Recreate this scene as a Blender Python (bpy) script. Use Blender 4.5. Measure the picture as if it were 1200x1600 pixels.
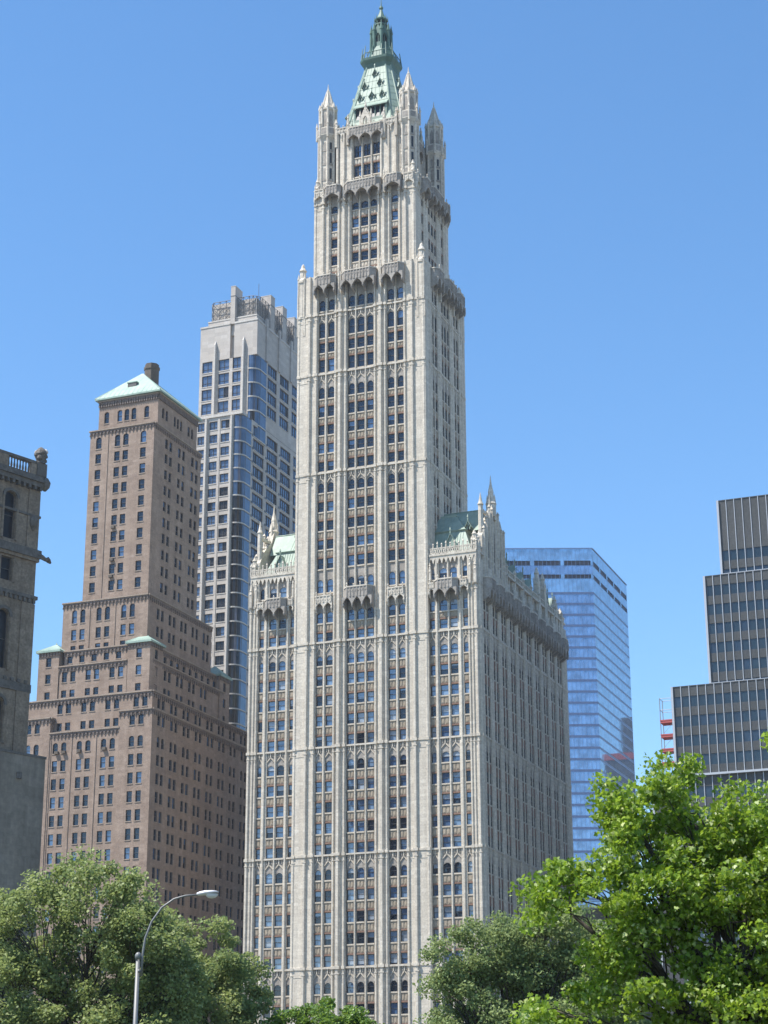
import bpy, math, random
import numpy as np
from mathutils import Vector, Matrix

for o in list(bpy.data.objects):
    bpy.data.objects.remove(o)
S = bpy.context.scene
COL = S.collection
R = math.radians

# ------------------------------------------------------------------ camera
CAM = Vector((107.439, -315.182, 2.0))
YAW, PITCH, ROLL, FPX = R(21.7817), R(18.8052), R(-0.1919), 2978.63
FW = Vector((-math.sin(YAW)*math.cos(PITCH), math.cos(YAW)*math.cos(PITCH), math.sin(PITCH)))
_r = Vector((math.cos(YAW), math.sin(YAW), 0)); _u = _r.cross(FW)
RT = _r*math.cos(ROLL)+_u*math.sin(ROLL)
UP = -_r*math.sin(ROLL)+_u*math.cos(ROLL)
cd = bpy.data.cameras.new("camera"); co = bpy.data.objects.new("camera", cd); COL.objects.link(co)
m3 = Matrix((RT, UP, -FW)).transposed()
co.matrix_world = Matrix.Translation(CAM) @ m3.to_4x4()
cd.sensor_fit = 'HORIZONTAL'; cd.sensor_width = 36.0; cd.lens = 36.0*FPX/1200.0
cd.clip_start = 0.5; cd.clip_end = 9000
S.camera = co

# ------------------------------------------------------------------ light
SUN_EL, SUN_SIDE = R(60), R(48)          # height, and angle off the main front's normal towards the left
sd = Vector((-math.cos(SUN_EL)*math.sin(SUN_SIDE), -math.cos(SUN_EL)*math.cos(SUN_SIDE), math.sin(SUN_EL)))
ld = bpy.data.lights.new("sun", 'SUN'); ld.energy = 4.6; ld.angle = R(0.53); ld.color = (1.0, 0.955, 0.89)
lo = bpy.data.objects.new("sun", ld); COL.objects.link(lo)
lo.rotation_euler = sd.to_track_quat('Z', 'Y').to_euler(); lo.location = (-200, -300, 400)
W = bpy.data.worlds.new("World"); S.world = W; W.use_nodes = True
nt = W.node_tree; bg = nt.nodes['Background']
sky = nt.nodes.new('ShaderNodeTexSky'); sky.sky_type = 'NISHITA'; sky.sun_disc = False
sky.sun_elevation = SUN_EL; sky.sun_rotation = math.atan2(sd.x, sd.y) % (2*math.pi)
sky.altitude = 0; sky.air_density = 1.0; sky.dust_density = 0.3; sky.ozone_density = 4.0
hs = nt.nodes.new('ShaderNodeHueSaturation'); hs.inputs['Hue'].default_value = 0.497; hs.inputs['Saturation'].default_value = 1.16
nt.links.new(sky.outputs[0], hs.inputs['Color']); nt.links.new(hs.outputs[0], bg.inputs['Color'])
bg.inputs['Strength'].default_value = 0.128
S.view_settings.view_transform = 'Standard'; S.view_settings.look = 'None'
S.view_settings.gamma = 1.0; S.view_settings.exposure = 0.87
S.cycles.max_bounces = 6; S.cycles.diffuse_bounces = 3; S.cycles.glossy_bounces = 3
S.cycles.transmission_bounces = 3; S.cycles.transparent_max_bounces = 6

# ------------------------------------------------------------------ materials
def mat(name):
    m = bpy.data.materials.new(name); m.use_nodes = True
    n = m.node_tree; return m, n, n.nodes['Principled BSDF']
def noise(n, scale, detail=4, vec=None, rough=.6):
    t = n.nodes.new('ShaderNodeTexNoise'); t.inputs['Scale'].default_value = scale
    t.inputs['Detail'].default_value = detail; t.inputs['Roughness'].default_value = rough
    if vec is not None: n.links.new(vec, t.inputs['Vector'])
    return t.outputs['Fac']
def ramp(n, fac, stops):
    r = n.nodes.new('ShaderNodeValToRGB'); n.links.new(fac, r.inputs['Fac'])
    e = r.color_ramp.elements
    while len(e) < len(stops): e.new(.5)
    for k, (p, c) in enumerate(stops):
        e[k].position = p; e[k].color = (c[0], c[1], c[2], 1)
    return r.outputs['Color']
def mixc(n, a, b, fac, mode='MIX'):
    x = n.nodes.new('ShaderNodeMix'); x.data_type = 'RGBA'; x.blend_type = mode
    if isinstance(fac, (int, float)): x.inputs[0].default_value = fac
    else: n.links.new(fac, x.inputs[0])
    for i, s in ((6, a), (7, b)):
        if isinstance(s, tuple): x.inputs[i].default_value = (*s, 1)
        else: n.links.new(s, x.inputs[i])
    return x.outputs[2]
def pos(n, scale=(1, 1, 1)):
    g = n.nodes.new('ShaderNodeNewGeometry'); mp = n.nodes.new('ShaderNodeMapping')
    mp.inputs['Scale'].default_value = scale
    n.links.new(g.outputs['Position'], mp.inputs['Vector']); return mp.outputs[0]
def math_(n, op, a, b=None):
    x = n.nodes.new('ShaderNodeMath'); x.operation = op
    for i, s in ((0, a), (1, b)):
        if s is None: continue
        if isinstance(s, (int, float)): x.inputs[i].default_value = s
        else: n.links.new(s, x.inputs[i])
    return x.outputs[0]
def joints(n, period, width):
    g = n.nodes.new('ShaderNodeNewGeometry'); sp = n.nodes.new('ShaderNodeSeparateXYZ')
    n.links.new(g.outputs['Position'], sp.inputs[0])
    return math_(n, 'LESS_THAN', math_(n, 'FRACT', math_(n, 'DIVIDE', sp.outputs['Z'], period)), width)
def masonry(name, lo, hi, joint=None, streak=.35, rough=.8, blotch=.15, grain=3.0, fine=.16):
    m, n, b = mat(name)
    base = ramp(n, noise(n, blotch, 5, pos(n)), [(.3, lo), (.7, hi)])
    st = ramp(n, noise(n, 1.0, 5, pos(n, (.9, .9, .035))), [(.35, (.62, .6, .58)), (.65, (1, 1, 1))])
    c = mixc(n, base, st, streak, 'MULTIPLY')
    gr = ramp(n, noise(n, grain, 2, pos(n)), [(.3, (1-fine, 1-fine, 1-fine)), (.7, (1+fine, 1+fine, 1+fine))])
    c = mixc(n, c, gr, 1.0, 'MULTIPLY')
    if joint:
        fl = n.nodes.new('ShaderNodeVectorMath'); fl.operation = 'FLOOR'
        n.links.new(pos(n, (1/(joint[0]*1.9), 1/(joint[0]*1.9), 1/joint[0])), fl.inputs[0])
        wn = n.nodes.new('ShaderNodeTexWhiteNoise'); n.links.new(fl.outputs[0], wn.inputs[0])
        c = mixc(n, c, ramp(n, wn.outputs['Value'], [(0, (.90, .89, .88)), (.8, (1.03, 1.02, 1.0)), (1, (1.1, 1.1, 1.1))]), 1.0, 'MULTIPLY')
        c = mixc(n, c, (.72, .7, .68), math_(n, 'MULTIPLY', joints(n, *joint), .45), 'MULTIPLY')
    n.links.new(c, b.inputs['Base Color']); b.inputs['Roughness'].default_value = rough
    b.inputs['Specular IOR Level'].default_value = .25
    return m
def glass(name, col, rough=.06, ior=1.9, metal=0.0, wob=.02, pane=1.5):
    m, n, b = mat(name)
    c = ramp(n, noise(n, .35, 2, pos(n)), [(.35, tuple(v*.75 for v in col)), (.65, tuple(v*1.2 for v in col))])
    n.links.new(c, b.inputs['Base Color'])
    b.inputs['Roughness'].default_value = rough; b.inputs['IOR'].default_value = ior
    b.inputs['Metallic'].default_value = metal
    bu = n.nodes.new('ShaderNodeBump'); bu.inputs['Strength'].default_value = 1.0; bu.inputs['Distance'].default_value = wob
    n.links.new(noise(n, .7, 1, pos(n)), bu.inputs['Height']); n.links.new(bu.outputs[0], b.inputs['Normal'])
    return m
def plain(name, col, rough=.5, metal=0.0, var=.12, scale=2.0):
    m, n, b = mat(name)
    c = ramp(n, noise(n, scale, 4, pos(n)), [(.3, tuple(v*(1-var) for v in col)), (.7, tuple(v*(1+var) for v in col))])
    n.links.new(c, b.inputs['Base Color']); b.inputs['Roughness'].default_value = rough; b.inputs['Metallic'].default_value = metal
    return m
TC = masonry('cream_terracotta', (.545, .495, .415), (.605, .555, .472), (.62, .09), .42, blotch=.12)
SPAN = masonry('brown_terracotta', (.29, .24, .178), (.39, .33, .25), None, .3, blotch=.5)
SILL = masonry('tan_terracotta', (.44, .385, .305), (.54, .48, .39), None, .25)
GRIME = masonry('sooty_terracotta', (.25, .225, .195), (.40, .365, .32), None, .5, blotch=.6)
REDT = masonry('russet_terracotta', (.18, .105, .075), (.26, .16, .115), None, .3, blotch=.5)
def copper(name, a, b_, seam=.55):
    m, n, b = mat(name)
    c = ramp(n, noise(n, .5, 6, pos(n)), [(.3, a), (.7, b_)])
    st = ramp(n, noise(n, 1.2, 4, pos(n, (1, 1, .05))), [(.35, (.75, .8, .78)), (.65, (1.05, 1.02, 1.0))])
    n.links.new(mixc(n, c, st, .6, 'MULTIPLY'), b.inputs['Base Color']); b.inputs['Roughness'].default_value = .6
    return m
COP = copper('pale_green_copper', (.20, .27, .215), (.285, .36, .29))
COPD = copper('dark_green_copper', (.042, .10, .076), (.095, .175, .135))
GDARK = plain('window_gap', (.012, .013, .016), .5)
WM = [TC, SPAN, SILL, GRIME, COP, COPD, REDT, GDARK]
mTC, mSP, mSL, mGR, mCO, mCD, mRD, mDK = range(8)
FRAME = plain('bronze_window_frame', (.05, .045, .042), .45)
GA = glass('window_glass_deep', (.010, .016, .028), ior=1.6)
GB = glass('window_glass_blue', (.05, .095, .18), ior=2.0)
GC = glass('window_glass_pale', (.14, .21, .31), ior=2.0)
GD = glass('window_glass_blind', (.27, .31, .36), ior=1.7)
GE = glass('window_glass_dark_reflection', (.010, .012, .015), rough=.25, ior=1.22)  # dark reflections of the buildings opposite put into the glass colour
WIN = [FRAME, GA, GB, GC, GD, GE]

# ------------------------------------------------------------------ mesh builder
class Fr:
    """a wall frame: u runs to the right as seen from outside, d outwards, z up"""
    def __init__(s, o, u, n): s.o = Vector((o[0], o[1], 0)); s.u = Vector((u[0], u[1], 0)); s.n = Vector((n[0], n[1], 0))
    def P(s, u, d, z):
        p = s.o + s.u*u + s.n*d; return (p.x, p.y, p.z+z)
class Id:
    def P(s, u, d, z): return (u, d, z)
IDF = Id()
OFF = {}
class MB:
    def __init__(s): s.v = []; s.f = []; s.m = []
    def poly(s, pts, m=0):
        i = len(s.v); s.v += pts; s.f.append(tuple(range(i, i+len(pts)))); s.m.append(m)
    def box(s, F, u0, u1, d0, d1, z0, z1, m=0, open_back=False):
        P = F.P; i = len(s.v)
        s.v += [P(u0, d0, z0), P(u1, d0, z0), P(u1, d1, z0), P(u0, d1, z0), P(u0, d0, z1), P(u1, d0, z1), P(u1, d1, z1), P(u0, d1, z1)]
        fs = [(3, 2, 6, 7), (2, 1, 5, 6), (0, 3, 7, 4), (7, 6, 5, 4), (0, 1, 2, 3)]
        if not open_back: fs.append((1, 0, 4, 5))
        for q in fs: s.f.append(tuple(i+k for k in q)); s.m.append(m)
    def ext(s, F, poly, d0, d1, m=0):
        """polygon in (u, z), CCW from outside, extruded d0..d1"""
        n = len(poly); i = len(s.v)
        s.v += [F.P(u, d1, z) for u, z in poly] + [F.P(u, d0, z) for u, z in poly]
        s.f.append(tuple(i+k for k in range(n))); s.m.append(m)
        s.f.append(tuple(i+n+k for k in range(n-1, -1, -1))); s.m.append(m)
        for k in range(n):
            l = (k+1) % n; s.f.append((i+k, i+n+k, i+n+l, i+l)); s.m.append(m)
    def plan(s, F, poly, z0, z1, m=0):
        """polygon in (u, d) extruded upwards"""
        n = len(poly); i = len(s.v)
        s.v += [F.P(u, d, z0) for u, d in poly] + [F.P(u, d, z1) for u, d in poly]
        s.f.append(tuple(i+n+k for k in range(n))); s.m.append(m)
        s.f.append(tuple(i+k for k in range(n-1, -1, -1))); s.m.append(m)
        for k in range(n):
            l = (k+1) % n; s.f.append((i+k, i+l, i+n+l, i+n+k)); s.m.append(m)
    def loft(s, rings, m=0, cap=True, capb=False):
        n = len(rings[0]); i = len(s.v)
        for r in rings: s.v += r
        for a in range(len(rings)-1):
            for k in range(n):
                l = (k+1) % n; s.f.append((i+a*n+k, i+a*n+l, i+(a+1)*n+l, i+(a+1)*n+k)); s.m.append(m)
        if cap: s.f.append(tuple(i+(len(rings)-1)*n+k for k in range(n))); s.m.append(m)
        if capb: s.f.append(tuple(i+k for k in range(n-1, -1, -1))); s.m.append(m)
    def lathe(s, F, cu, cd_, prof, n=8, m=0, rot=None, cap=True):
        rot = math.pi/n if rot is None else rot
        s.loft([[F.P(cu+r*math.cos(rot+2*math.pi*k/n), cd_+r*math.sin(rot+2*math.pi*k/n), z) for k in range(n)] for r, z in prof], m, cap, True)
    def tube(s, pts, rad, n=6, m=0):
        rings = []
        for k, p in enumerate(pts):
            p = Vector(p); a = Vector(pts[max(0, k-1)]); b = Vector(pts[min(len(pts)-1, k+1)])
            t = (b-a).normalized(); x = t.cross(Vector((0, 0, 1)))
            x = x.normalized() if x.length > 1e-3 else Vector((1, 0, 0)); y = x.cross(t)
            r = rad[k] if isinstance(rad, (list, tuple)) else rad
            rings.append([tuple(p + (x*math.cos(2*math.pi*q/n) + y*math.sin(2*math.pi*q/n))*r) for q in range(n)])
        s.loft(rings, m, True, True)
    def build(s, name, mats, parent=None, smooth=False):
        me = bpy.data.meshes.new(name); o = bpy.data.objects.new(name, me); COL.objects.link(o)
        off = OFF.get(parent.name, (0, 0, 0)) if parent else (0, 0, 0)
        me.from_pydata([(x-off[0], y-off[1], z-off[2]) for x, y, z in s.v], [], s.f)
        used = sorted(set(s.m)); mp = {k: i for i, k in enumerate(used)}
        for k in used: me.materials.append(mats[k])
        me.polygons.foreach_set('material_index', [mp[k] for k in s.m])
        if smooth: me.polygons.foreach_set('use_smooth', [True]*len(s.f))
        me.update()
        if parent: o.parent = parent; OFF[o.name] = off
        return o
def thing(name, label, cat, loc, group=None):
    o = bpy.data.objects.new(name, None); COL.objects.link(o); o.location = loc; o.empty_display_size = .5
    o['label'] = label; o['category'] = cat
    if group: o['group'] = group
    OFF[o.name] = tuple(loc); return o
def single(o, label, cat, group=None):
    o['label'] = label; o['category'] = cat
    if group: o['group'] = group
    return o

def project(p):
    d = Vector(p)-CAM; z = d.dot(FW)
    return 600+FPX*d.dot(RT)/z, 800-FPX*d.dot(UP)/z
rng = random.Random(7)

# ------------------------------------------------------------------ windows
def arch_pts(u0, u1, zs, rise, n=8, pointed=False):
    """points of an arch from (u1, zs) over to (u0, zs)"""
    c = (u0+u1)/2; h = (u1-u0)/2; out = []
    for k in range(n+1):
        a = math.pi*k/n
        if pointed:
            t = abs(math.cos(a)); out.append((c+h*math.cos(a), zs+rise*(1-t**1.6)))
        else: out.append((c+h*math.cos(a), zs+rise*math.sin(a)**.8))
    return out
def win_mesh(mb, w):
    F, u0, u1, z0, z1, dg, arch, dim = w
    fw = .07 if u1-u0 < 1.6 else .09; zm = (z0+z1)/2+.03
    g = rng.random()
    def pick(d):
        r = rng.random()
        if d > .85: return 5
        if d > .5: return 1 if r < .75 else 2
        return 1 if r < .22 else 2 if r < .62 else 3 if r < .92 else 4
    up = pick(dim); lw = up if rng.random() < .45 else min(up, pick(dim))
    mb.poly([F.P(u0, dg+.05, zm), F.P(u1, dg+.05, zm), F.P(u1, dg+.05, z1), F.P(u0, dg+.05, z1)], up)
    mb.poly([F.P(u0, dg, z0), F.P(u1, dg, z0), F.P(u1, dg, zm), F.P(u0, dg, zm)], lw)
    if dim < .5 and rng.random() < .4:      # blinds drawn to different heights
        zb = z1-(z1-z0)*rng.choice((.2, .3, .45, .45, .6, .85))
        mb.poly([F.P(u0, dg+.065, zb), F.P(u1, dg+.065, zb), F.P(u1, dg+.065, z1), F.P(u0, dg+.065, z1)], rng.choice((3, 4)))
    mb.box(F, u0, u0+fw, dg-.02, dg+.11, z0, z1, 0, True); mb.box(F, u1-fw, u1, dg-.02, dg+.11, z0, z1, 0, True)
    mb.box(F, u0+fw, u1-fw, dg-.02, dg+.11, z1-fw, z1, 0, True); mb.box(F, u0+fw, u1-fw, dg-.02, dg+.11, z0, z0+fw, 0, True)
    mb.box(F, u0+fw, u1-fw, dg-.02, dg+.10, zm-.04, zm+.04, 0, True)
def finish_windows(root, WL, mats, name='window', limit=100, func=win_mesh):
    sc = []
    for k, w in enumerate(WL):
        F, u0, u1, z0, z1, dg = w[:6]
        q = [project(F.P(*c)) for c in ((u0, dg, z0), (u1, dg, z0), (u1, dg, z1), (u0, dg, z1))]
        a = .5*abs(sum(q[i][0]*q[(i+1) % 4][1]-q[(i+1) % 4][0]*q[i][1] for i in range(4)))
        x = sum(c[0] for c in q)/4; y = sum(c[1] for c in q)/4
        if not (4 < x < 1196 and y < HIDE(x)): a *= .001
        sc.append((-a, k))
    sc.sort()
    for _, k in sc[:limit]:
        mb = MB(); func(mb, WL[k]); mb.build(name, mats, root)
    if len(sc) > limit:
        mb = MB()
        for _, k in sc[limit:]: func(mb, WL[k])
        o = mb.build(name, mats, root); o['kind'] = 'stuff'
def HIDE(x):                    # below this row of the photograph the trees hide the walls
    return 1330 if x < 250 else 1440 if x < 400 else 1540 if x < 650 else 1410 if x < 820 else 1250
# ================================================================== the white gothic skyscraper
def rows5(tB, first=2.5, h=1.9, p=3.8, n=5):
    return [(tB-first-p*i, tB-first-p*i-h, i == 0) for i in range(n)]
def rib(mb, F, uc, w, d0, p, z0, z1, m=mTC):
    mb.plan(F, [(uc+w/2, d0-.02), (uc+w/4, d0+p), (uc-w/4, d0+p), (uc-w/2, d0-.02)], z0, z1, m)
def pier(mb, F, u0, u1, d0, z0, z1, ribs=(), bands=(), m=mTC, back=1.0, panel=True):
    mb.box(F, u0, u1, d0-back, d0, z0, z1, m)
    pm = 0
    for uc, w, p in ribs:
        rib(mb, F, uc, w, d0, p, z0, z1-.02, m); pm = max(pm, p)
    for b in bands:
        if z0 < b < z1:
            mb.box(F, u0-.05, u1+.05, d0-.3, d0+.12, b-.2, b+.16, m)
            mb.box(F, u0-.02, u1+.02, d0-.2, d0+.05, b-1.55, b-1.35, m)
            for uc, w, p in ribs:
                mb.box(F, uc-w/2-.08, uc+w/2+.08, d0-.1, d0+p+.12, b-.28, b+.24, m)
                mb.box(F, uc-w/2-.03, uc+w/2+.03, d0-.1, d0+p+.05, b-1.2, b-1.02, m)
def head(mb, F, u0, u1, z0, z1, dg, d, rise, m, pointed=False):
    """fills the corners above an arched window head"""
    A = arch_pts(u0, u1, z1-rise, rise-.04, 8, pointed)
    h = len(A)//2
    mb.ext(F, A[:h+1]+[((u0+u1)/2, z1+.02), (u1, z1+.02)], dg+.02, d, m)
    mb.ext(F, A[h:]+[(u0, z1+.02), ((u0+u1)/2, z1+.02)], dg+.02, d, m)
def bay(mb, WL, F, b0, b1, wins, rows, zlo, zhi, d0, sp=mSP, dim=0.0, bands=(), arch=.75, relief=True):
    dg = d0-.60
    mb.box(F, b0, b1, d0-1.2, d0-.75, zlo, zhi, mDK)
    for (w0, w1) in wins:
        prev = zhi
        for (zt, zb, a) in rows:
            WL.append((F, w0, w1, zb, zt, dg, a, dim(zb) if callable(dim) else dim))
            # wall piece above the window, up to the previous sill
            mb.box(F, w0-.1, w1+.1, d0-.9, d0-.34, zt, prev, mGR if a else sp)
            h = prev-zt
            if a: head(mb, F, w0, w1, zb, zt, dg, d0-.36, arch if w1-w0 > 1 else .55, mGR)
            if h > 1.0 and not a and relief:
                zc0, zc1 = zt+.42, prev-.38
                n = 2 if w1-w0 > 1 else 1; du = (w1-w0)/n
                for k in range(n):
                    mb.box(F, w0+du*k+.09, w0+du*(k+1)-.09, d0-.5, d0-.27, zc0, zc1, sp)
                    mb.box(F, w0+du*k+.2, w0+du*(k+1)-.2, d0-.5, d0-.23, zc0+.16, zc1-.16, sp)
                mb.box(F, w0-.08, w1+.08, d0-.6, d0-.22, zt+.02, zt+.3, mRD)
            mb.box(F, w0-.06, w1+.06, d0-.75, d0-.16, zb-.27, zb-.01, mSL)
            prev = zb-.02
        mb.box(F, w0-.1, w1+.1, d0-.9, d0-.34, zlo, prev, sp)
        for b in bands:            # ogee hood moulds under each string course
            uc = (w0+w1)/2
            for sgn in (-1, 1):
                e = uc+sgn*(w1-w0)*.56
                mb.ext(F, sorted_ccw([(e, b-1.95), (e, b-1.75), (uc, b-.75), (uc, b-1.1)]), d0-.6, d0-.18, mSL)
            mb.box(F, uc-.09, uc+.09, d0-.5, d0-.12, b-.95, b-.2, mTC)
            for q in range(3):
                uq = w0+(w1-w0)*(q+.5)/3
                mb.box(F, uq-.06, uq+.06, d0-.5, d0-.2, b-1.0+.12*abs(q-1), b-.2, mSL)
    for b in bands:
        mb.box(F, b0-.02, b1+.02, d0-.9, d0+.02, b-.17, b+.13, mTC)
def sorted_ccw(p):
    cx = sum(q[0] for q in p)/len(p); cy = sum(q[1] for q in p)/len(p)
    return sorted(p, key=lambda q: math.atan2(q[1]-cy, q[0]-cx))
def mull(mb, F, u0, u1, d0, z0, z1):
    mb.box(F, u0, u1, d0-1.0, d0-.16, z0, z1, mTC)
    w = u1-u0; rib(mb, F, (u0+u1)/2, min(w*.8, .5), d0-.16, .2 if w < .6 else .3, z0, z1)
def finial(mb, F, u, d, z, h=.8, w=.16, m=mTC):
    mb.box(F, u-w/2, u+w/2, d-w/2, d+w/2, z, z+h*.7, m)
    mb.loft([[F.P(u-w*.8, d-w*.8, z+h*.55), F.P(u+w*.8, d-w*.8, z+h*.55), F.P(u+w*.8, d+w*.8, z+h*.55), F.P(u-w*.8, d+w*.8, z+h*.55)],
             [F.P(u-.02, d-.02, z+h), F.P(u+.02, d-.02, z+h), F.P(u+.02, d+.02, z+h), F.P(u-.02, d+.02, z+h)]], m)
def canopy(root, F, u0, u1, d0, ztop, zbot, dep, n, m=mGR, hpar=None, name='canopy', chamfer=True):
    """a projecting parapet carried on a row of pointed arches"""
    mb = MB(); H = ztop-zbot; hp = hpar or H*.58; zs = ztop-hp
    dF = d0+dep; c = min(dep*.55, (u1-u0)*.2) if chamfer else 0
    mb.plan(F, [(u0, d0-.3), (u1, d0-.3), (u1, dF-c), (u1-c, dF), (u0+c, dF), (u0, dF-c)][::-1], zs, ztop-.24, m)
    mb.plan(F, [(u0-.08, d0-.3), (u1+.08, d0-.3), (u1+.08, dF-c+.06), (u1-c+.06, dF+.12), (u0+c-.06, dF+.12), (u0-.08, dF-c+.06)][::-1], ztop-.24, ztop, mTC)
    # relief on the parapet face
    k = max(2, int((u1-u0-2*c)/.62)); st = (u1-u0-2*c)/k
    for i in range(k+1):
        u = u0+c+st*i
        mb.box(F, u-.09, u+.09, dF-.1, dF+.10, zs+.05, ztop-.25, m)
        if i % 2 == 0: finial(mb, F, min(max(u, u0+.2), u1-.2), dF-.02, ztop, .85 if i % 4 == 0 else .5, .15)
        if i < k:
            mb.ext(F, [(u+.12, ztop-.45), (u+.12, ztop-.75), (u+st/2, ztop-1.15), (u+st-.12, ztop-.75), (u+st-.12, ztop-.45), (u+st/2, ztop-.8)], dF-.05, dF+.05, m)
    # arches along the front
    w = (u1-u0)/n
    for i in range(n):
        a0, a1 = u0+w*i, u0+w*(i+1); g = .13
        A = arch_pts(a0+g, a1-g, zbot+.25, (zs-zbot)-.3, 8, True); h = len(A)//2
        mb.ext(F, A[:h+1]+[((a0+a1)/2, zs+.01), (a1, zs+.01), (a1, zbot), (a1-g, zbot)], dF-.42, dF-.02, m)
        mb.ext(F, A[h:]+[(a0+g, zbot), (a0, zbot), (a0, zs+.01), ((a0+a1)/2, zs+.01)], dF-.42, dF-.02, m)
        mb.box(F, a0+.02, a1-.02, d0-.2, dF-.45, zs-.04, zs+.05, m)
    for i in range(n+1):            # ribs running back to the wall, and pendants
        u = u0+w*i
        uu = min(max(u, u0+.14), u1-.14)
        mb.ext(FrSide(F, uu), [(d0-.2, zbot-.9), (d0+.2, zbot-.7), (dF-.1, zbot+.15), (dF-.1, zs), (d0-.2, zs)], -.13, .13, m)
        mb.lathe(F, uu, dF-.22, [(.04, zbot-.45), (.2, zbot-.1), (.2, zbot+.2)], 6, m)
    return mb.build(name, WM, root)
class FrSide:
    """cross-section frame at u = uc: first coordinate runs outwards"""
    def __init__(s, F, uc): s.F = F; s.uc = uc
    def P(s, a, d, z): return s.F.P(s.uc+d, a, z)
def pinnacle(root, F, u, d, z0, z1, r, m=mTC, name='pinnacle'):
    mb = MB(); h = z1-z0
    mb.lathe(F, u, d, [(r, z0), (r, z0+h*.62), (r*1.2, z0+h*.63), (r*1.2, z0+h*.67), (r*.75, z0+h*.72), (r*.7, z0+h*.84), (r*.95, z0+h*.86), (r*.5, z0+h*.92), (r*.35, z0+h*.97), (.03, z1)], 8, m)
    for k in range(4):
        a = math.pi/4+k*math.pi/2; x, y = u+r*1.05*math.cos(a), d+r*1.05*math.sin(a)
        mb.lathe(F, x, y, [(r*.26, z0), (r*.26, z0+h*.68), (r*.34, z0+h*.69), (.02, z0+h*.8)], 6, m)
    return mb.build(name, WM, root)

GS = thing('gothic_skyscraper', 'tall cream gothic skyscraper with green copper pyramid roof and white corner turrets', 'skyscraper', (-23.2, 27, 0))
FX, FY = -46.35, 0.0
FF = Fr((0, 0), (1, 0), (0, -1))         # Broadway front
FNs = Fr((0, 0), (0, 1), (.4, 0))       # the same with shallow reliefs
FN = Fr((0, 0), (0, 1), (1, 0))          # side street front on the right
FS = Fr((-46.35, 0), (0, -1), (-1, 0))   # hidden left side
C = -23.35
BANDS = (14.4, 34.2, 54.0, 73.7, 93.5)
WLf = []                                  # windows of the whole building
DEEP = lambda z: .9 if z < 26 else .62 if z < 33 else .8 if z > 104 else 0.05  # lowest floors get the glass with dark reflections put into its colour
# ---- lower block: wings and the long side
mb = MB(); wd = -.5
mb.box(FF, -45.9, -.95, -54.7, -1.75, 0, 104.5, mTC)
wing_rows = [(105.5, 103.4, True), (99.4, 97.3, True), (95.7, 93.95, False)]
for b in BANDS[::-1]: wing_rows += [r for r in rows5(b) if r[1] > 2]
for s in (-1, 1):
    X = lambda u: C+s*(u-C)               # mirror about the tower's axis
    def seg(a, b): return (min(X(a), X(b)), max(X(a), X(b)))
    bandw = BANDS+(101.9,)
    p = seg(-46.35, -44.35); pier(mb, FF, p[0], p[1], wd, 0, 106.5, [(X(-46.0), .6, .28), (X(-45.2), .4, .2), (X(-44.6), .36, .22)], bandw)
    for a, b_ in ((-43.35, -42.3), (-40.78, -40.34), (-38.75, -37.9)):
        q = seg(a, b_); mull(mb, FF, q[0], q[1], wd, 0, 108)
    wins = [seg(-44.3, -43.38), seg(-42.25, -40.82), seg(-40.3, -38.8), seg(-37.85, -36.95)]
    wins.sort(); b = seg(-44.4, -36.7)
    bay(mb, WLf, FF, b[0], b[1], wins, wing_rows, 0, 108.2, wd, mSP, DEEP, BANDS)
# the long side: corner pier, then repeating bays
side_rows = [(99.4, 97.3, True), (95.7, 93.95, False)]
for b in BANDS[::-1]: side_rows += [r for r in rows5(b) if r[1] > 2]
pier(mb, FNs, .75, 2.3, 0, 0, 106.5, [(1.1, .5, .22), (1.95, .4, .3)], BANDS+(101.9,))
nb = 10; L0, L1 = 2.3, 53.6; bw = (L1-L0)/nb
for k in range(nb):
    a = L0+bw*k
    wins = [(a+.35, a+1.45), (a+1.85, a+2.95)]
    bay(mb, WLf, FNs, a, a+3.3, wins, side_rows, 0, 104, 0, mRD, .95, BANDS, relief=False)  # darker spandrels: shade of the deep recesses put into the colour
    mull(mb, FNs, a+1.47, a+1.83, 0, 0, 104)
    pier(mb, FNs, a+3.3, a+bw+.02, 0, 0, 106, [(a+3.55, .4, .3), (a+4.2, .7, .42), (a+4.88, .4, .3)], BANDS)
pier(mb, FNs, 53.6, 55.4, 0, 0, 106.5, [(54.0, .4, .3), (54.9, .6, .3)], BANDS+(101.9,))
for k in range(11):                       # the unseen left side: plain piers
    pier(mb, FS, -53.8+5.1*k, -51.6+5.1*k, 0, 0, 106, [(-52.7+5.1*k, .8, .35)], ())
mb.box(FS, -55, -1.8, -.9, -.5, 0, 106, mTC)
mb.box(FF, -46.2, -.2, -55.4, -54.75, 0, 106, mTC)
mb.build('lower_block', WM, GS)

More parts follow.
